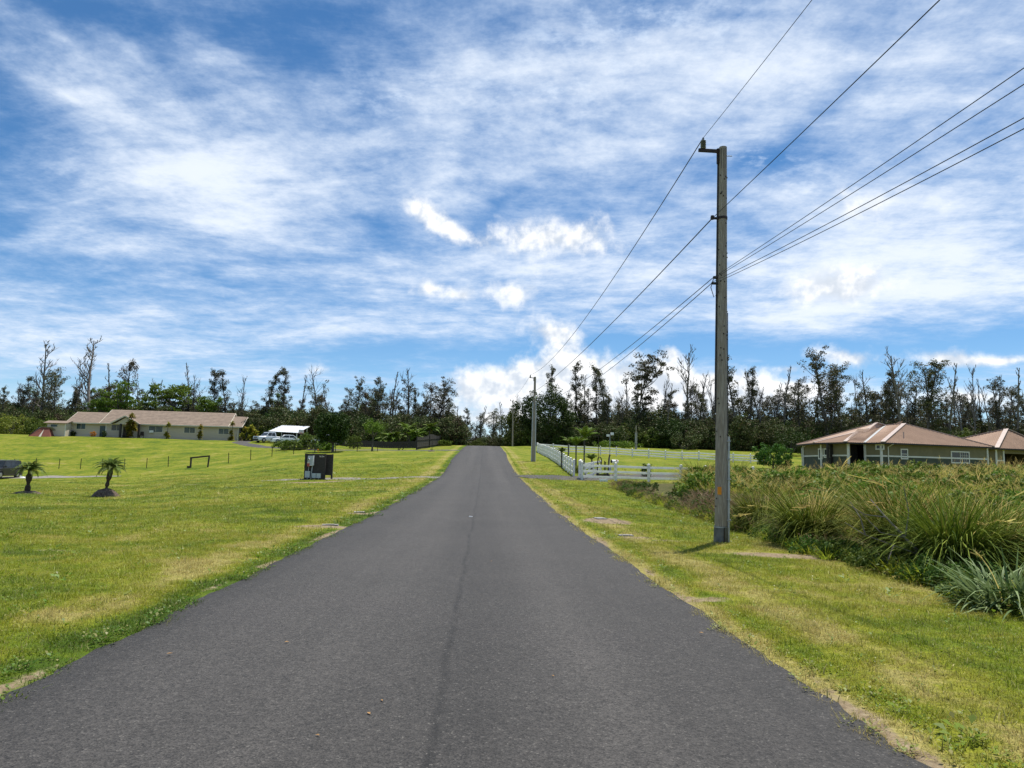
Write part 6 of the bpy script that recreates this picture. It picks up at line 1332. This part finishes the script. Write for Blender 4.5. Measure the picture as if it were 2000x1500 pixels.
def tall_grass():
    g = np.random.default_rng(31)
    K = [clump_mesh(600 + i, 170, .40, .8, 1.75, .022, 1.5, [.05, .16, .03, .26, .09][i], [2, 4, 1, 6, 3][i], 4, .25) for i in range(5)]
    K += [clump_mesh(620 + i, 130, .35, .25, .75, .012, 1.0, .75, 14, 3, .4, 'tall_green', 'tall_brown') for i in range(2)]
    for i, leaf in enumerate(('broad_weed', 'midgreen_leaf')): K.append(t_round(640 + i, .6, .9, 0, leaf, 26, 20, .09, .16)[1])
    K.append(clump_mesh(650, 90, .22, .35, .8, .03, 1.4, .1, 1, 4, .5, 'tall_green', 'tall_straw'))
    K.append(t_round(645, .7, .8, 0, 'bright_leaf', 26, 22, .10, .16)[1])
    P = []; S = []; I = []
    def put(x, y, s, k): P.append((x, y, tz(x, y) - .02)); S.append(s); I.append(k)
    n = 0
    while n < 3300:
        y = math.sqrt(g.uniform(12.5 ** 2, 55 ** 2)); x = g.uniform(.25, .95) * y; fx = float(field_x(y))
        edge = x - fx
        if edge < (3.4 if y < 20 else .3) or y > 56: continue
        if x / y > .60 and y > 53: continue
        tall = np.clip(edge / 3.0, 0, 1)
        if y > 21 and edge < 2.6 + (1.5 if y < 34 else 0): k = g.choice([5, 6, 7, 8]); s = g.uniform(.7, 1.2)
        else:
            pat = math.sin(x * .6 + 1.7 * math.sin(y * .23)) * math.sin(y * .45 + x * .2); k = g.choice([0, 2, 2, 4]) if pat > -.1 else g.choice([1, 3, 0, 4]); s = g.uniform(.6, .95) * np.interp(y, [12, 22, 34, 50], [.52, .68, 1.0, 1.08])
            if g.uniform() < .30: k = g.choice([8, 10]); s = g.uniform(1.3, 2.2) * np.interp(y, [12, 22, 34, 50], [.6, .75, 1.0, 1.1])
        put(x, y, s, k); n += 1
    # low weeds fringing the mown edge
    for i in range(700):
        y = g.uniform(7.5, 50); fx = float(field_x(y)); x = fx + abs(g.normal(0, .55)) + .05; k = g.choice([7, 8, 9, 5, 9, 9]) if y > 14 else g.choice([8, 9, 9, 9, 7]); put(x, y, g.uniform(.3, .7), k)
    n = len(P); rot = np.stack([g.normal(0, .06, n), g.normal(0, .06, n), g.uniform(0, 6.28, n)], -1)
    scatter('tall_field_grass', P, rot, S, I, K, 'waist-high green and straw coloured grass filling the field at right')
    # the big single clumps at the front of the field
    big = [(1487, 1040, 948, 105, 0, 'upright dark green grass clump closest right of the large pole', .25), (1585, 1072, 940, 150, 1, 'large tawny and green grass clump, left of the two biggest', .35), 
           (1760, 1100, 925, 150, 3, 'tawny leaning grass clump behind the fallen branch', .6), (1868, 1128, 940, 190, 4, 'biggest arching green grass clump right of the fallen branch', .2), (1950, 1120, 960, 130, 5, 'grass clump at the right frame edge behind the broad bluish blades', .4),
           (1436, 950, 893, 60, 6, 'dense far grass clump seen right behind the large pole', .3), (1365, 955, 895, 75, 7, 'dense far grass clump left of the large pole', .15), (1530, 1000, 935, 90, 8, 'middle-distance grass clump above the tawny one', .5)]
    for (px, py, top, wpx, i, lab, straw) in big:
        b = gp(px, py); H = atY(px, top, b.y).z - b.z; W = wpx / FPX * b.y
        me = clump_mesh(700 + i, 1700, W * .20, H * .5, H * 1.32, .027, 1.9, straw * .5, 6, 6, .26, 'clump_green'); r_ = thing('grass_clump', lab, 'grass clump', b, 0, 'big grass clumps at the field edge'); link('blades', me, r_)
        g2 = random.Random(i); mb = MB()
        for k in range(26): a = g2.uniform(0, 6.28); rr = W * .3 * math.sqrt(g2.random()); x, y = math.cos(a) * rr, math.sin(a) * rr; h = H * g2.uniform(.5, .9); mb.tube([(x, y, -.05), (x * 1.15, y * 1.15, h * .5), (x * 1.45, y * 1.45, h)], [.007, .006, .003], 4, cap=False)
        obj('stalks', mb, 'tall_straw', r_)
    # broad bluish blades at the right edge, creeping green plant under the branch
    b = gp(1975, 1190); me = clump_mesh(760, 380, .42, .45, .95, .042, 1.5, .06, 1, 6, .55, 'blue_grass', 'tall_straw'); r_ = thing('broad_grass', 'bluish broad-bladed grass clump at the right frame edge', 'grass clump', b); link('blades', me, r_); obj('stalks', MB().tube([(0, 0, -.05), (.05, .02, .3)], [.012, .006], 5).tube([(.1, .1, -.05), (.02, .12, .35)], [.012, .006], 5), 'tall_brown', r_)
    for (px, py, w, h, lab) in ((1880, 1148, 1.3, .34, 'low dark green creeping plant right of the branch foot'), (1735, 1118, .9, .25, 'low dark green creeping plant left of the branch foot'), (1640, 1090, .8, .3, 'low leafy weed under the tawny grass clump'), (1390, 1000, 1.2, .75, 'rounded green weed bush left of the large pole'), (1330, 985, 1.4, .7, 'rounded weed bush farther left of the large pole'), (1260, 962, 1.6, .6, 'dark low weed bush nearest the front fence')):
        b = gp(px, py); pr = t_round(int(px), h, w, 0, 'broad_weed', 50, 46, .07, .13); plant('weed_bush', pr, b, h, 0, lab, 'weed', 'weeds along the field edge')
    # fallen branch
    b = gp(1838, 1128); root = thing('fallen_branch', 'bare grey branch leaning out of the tall grass', 'branch', b); g2 = random.Random(4)
    def P3(px, py, dy): return atY(px, py, b.y + dy) - b
    main = [Vector((0, 0, -.05)), P3(1800, 1085, .05), P3(1768, 1050, .15), P3(1730, 1010, .4), P3(1700, 975, .7)]
    obj('limb', MB().tube(main, [.038, .032, .022, .014, .008], 7), 'dead_bark', root)
    for pts in ([(1800, 1085, .05), (1745, 1065, .0), (1690, 1045, .1), (1650, 1020, .3)], [(1768, 1050, .15), (1775, 1000, .1), (1765, 950, .2)], [(1745, 1065, .0), (1735, 1095, -.1)], [(1730, 1010, .4), (1690, 1005, .5), (1655, 985, .6)], [(1690, 1045, .1), (1680, 1010, .1), (1660, 980, .2)], [(1768, 1050, .15), (1720, 1040, .2), (1680, 1000, .4)]):
        q_ = [P3(*p) for p in pts]; obj('twig', MB().tube(q_, [.014 * (1 - .7 * i / (len(q_) - 1)) for i in range(len(q_))], 5), 'dead_bark', root)
    b = gp(1733, 1122); tag(obj('dead_stick', MB().tube([(0, 0, -.03), (.01, 0, .15), (.04, .02, .30)], [.012, .009, .004], 5).tube([(.01, 0, .15), (-.05, 0, .26)], [.008, .004], 5), 'dead_bark', None, b), 'short pale stick standing left of the branch foot', 'stick')
tall_grass()
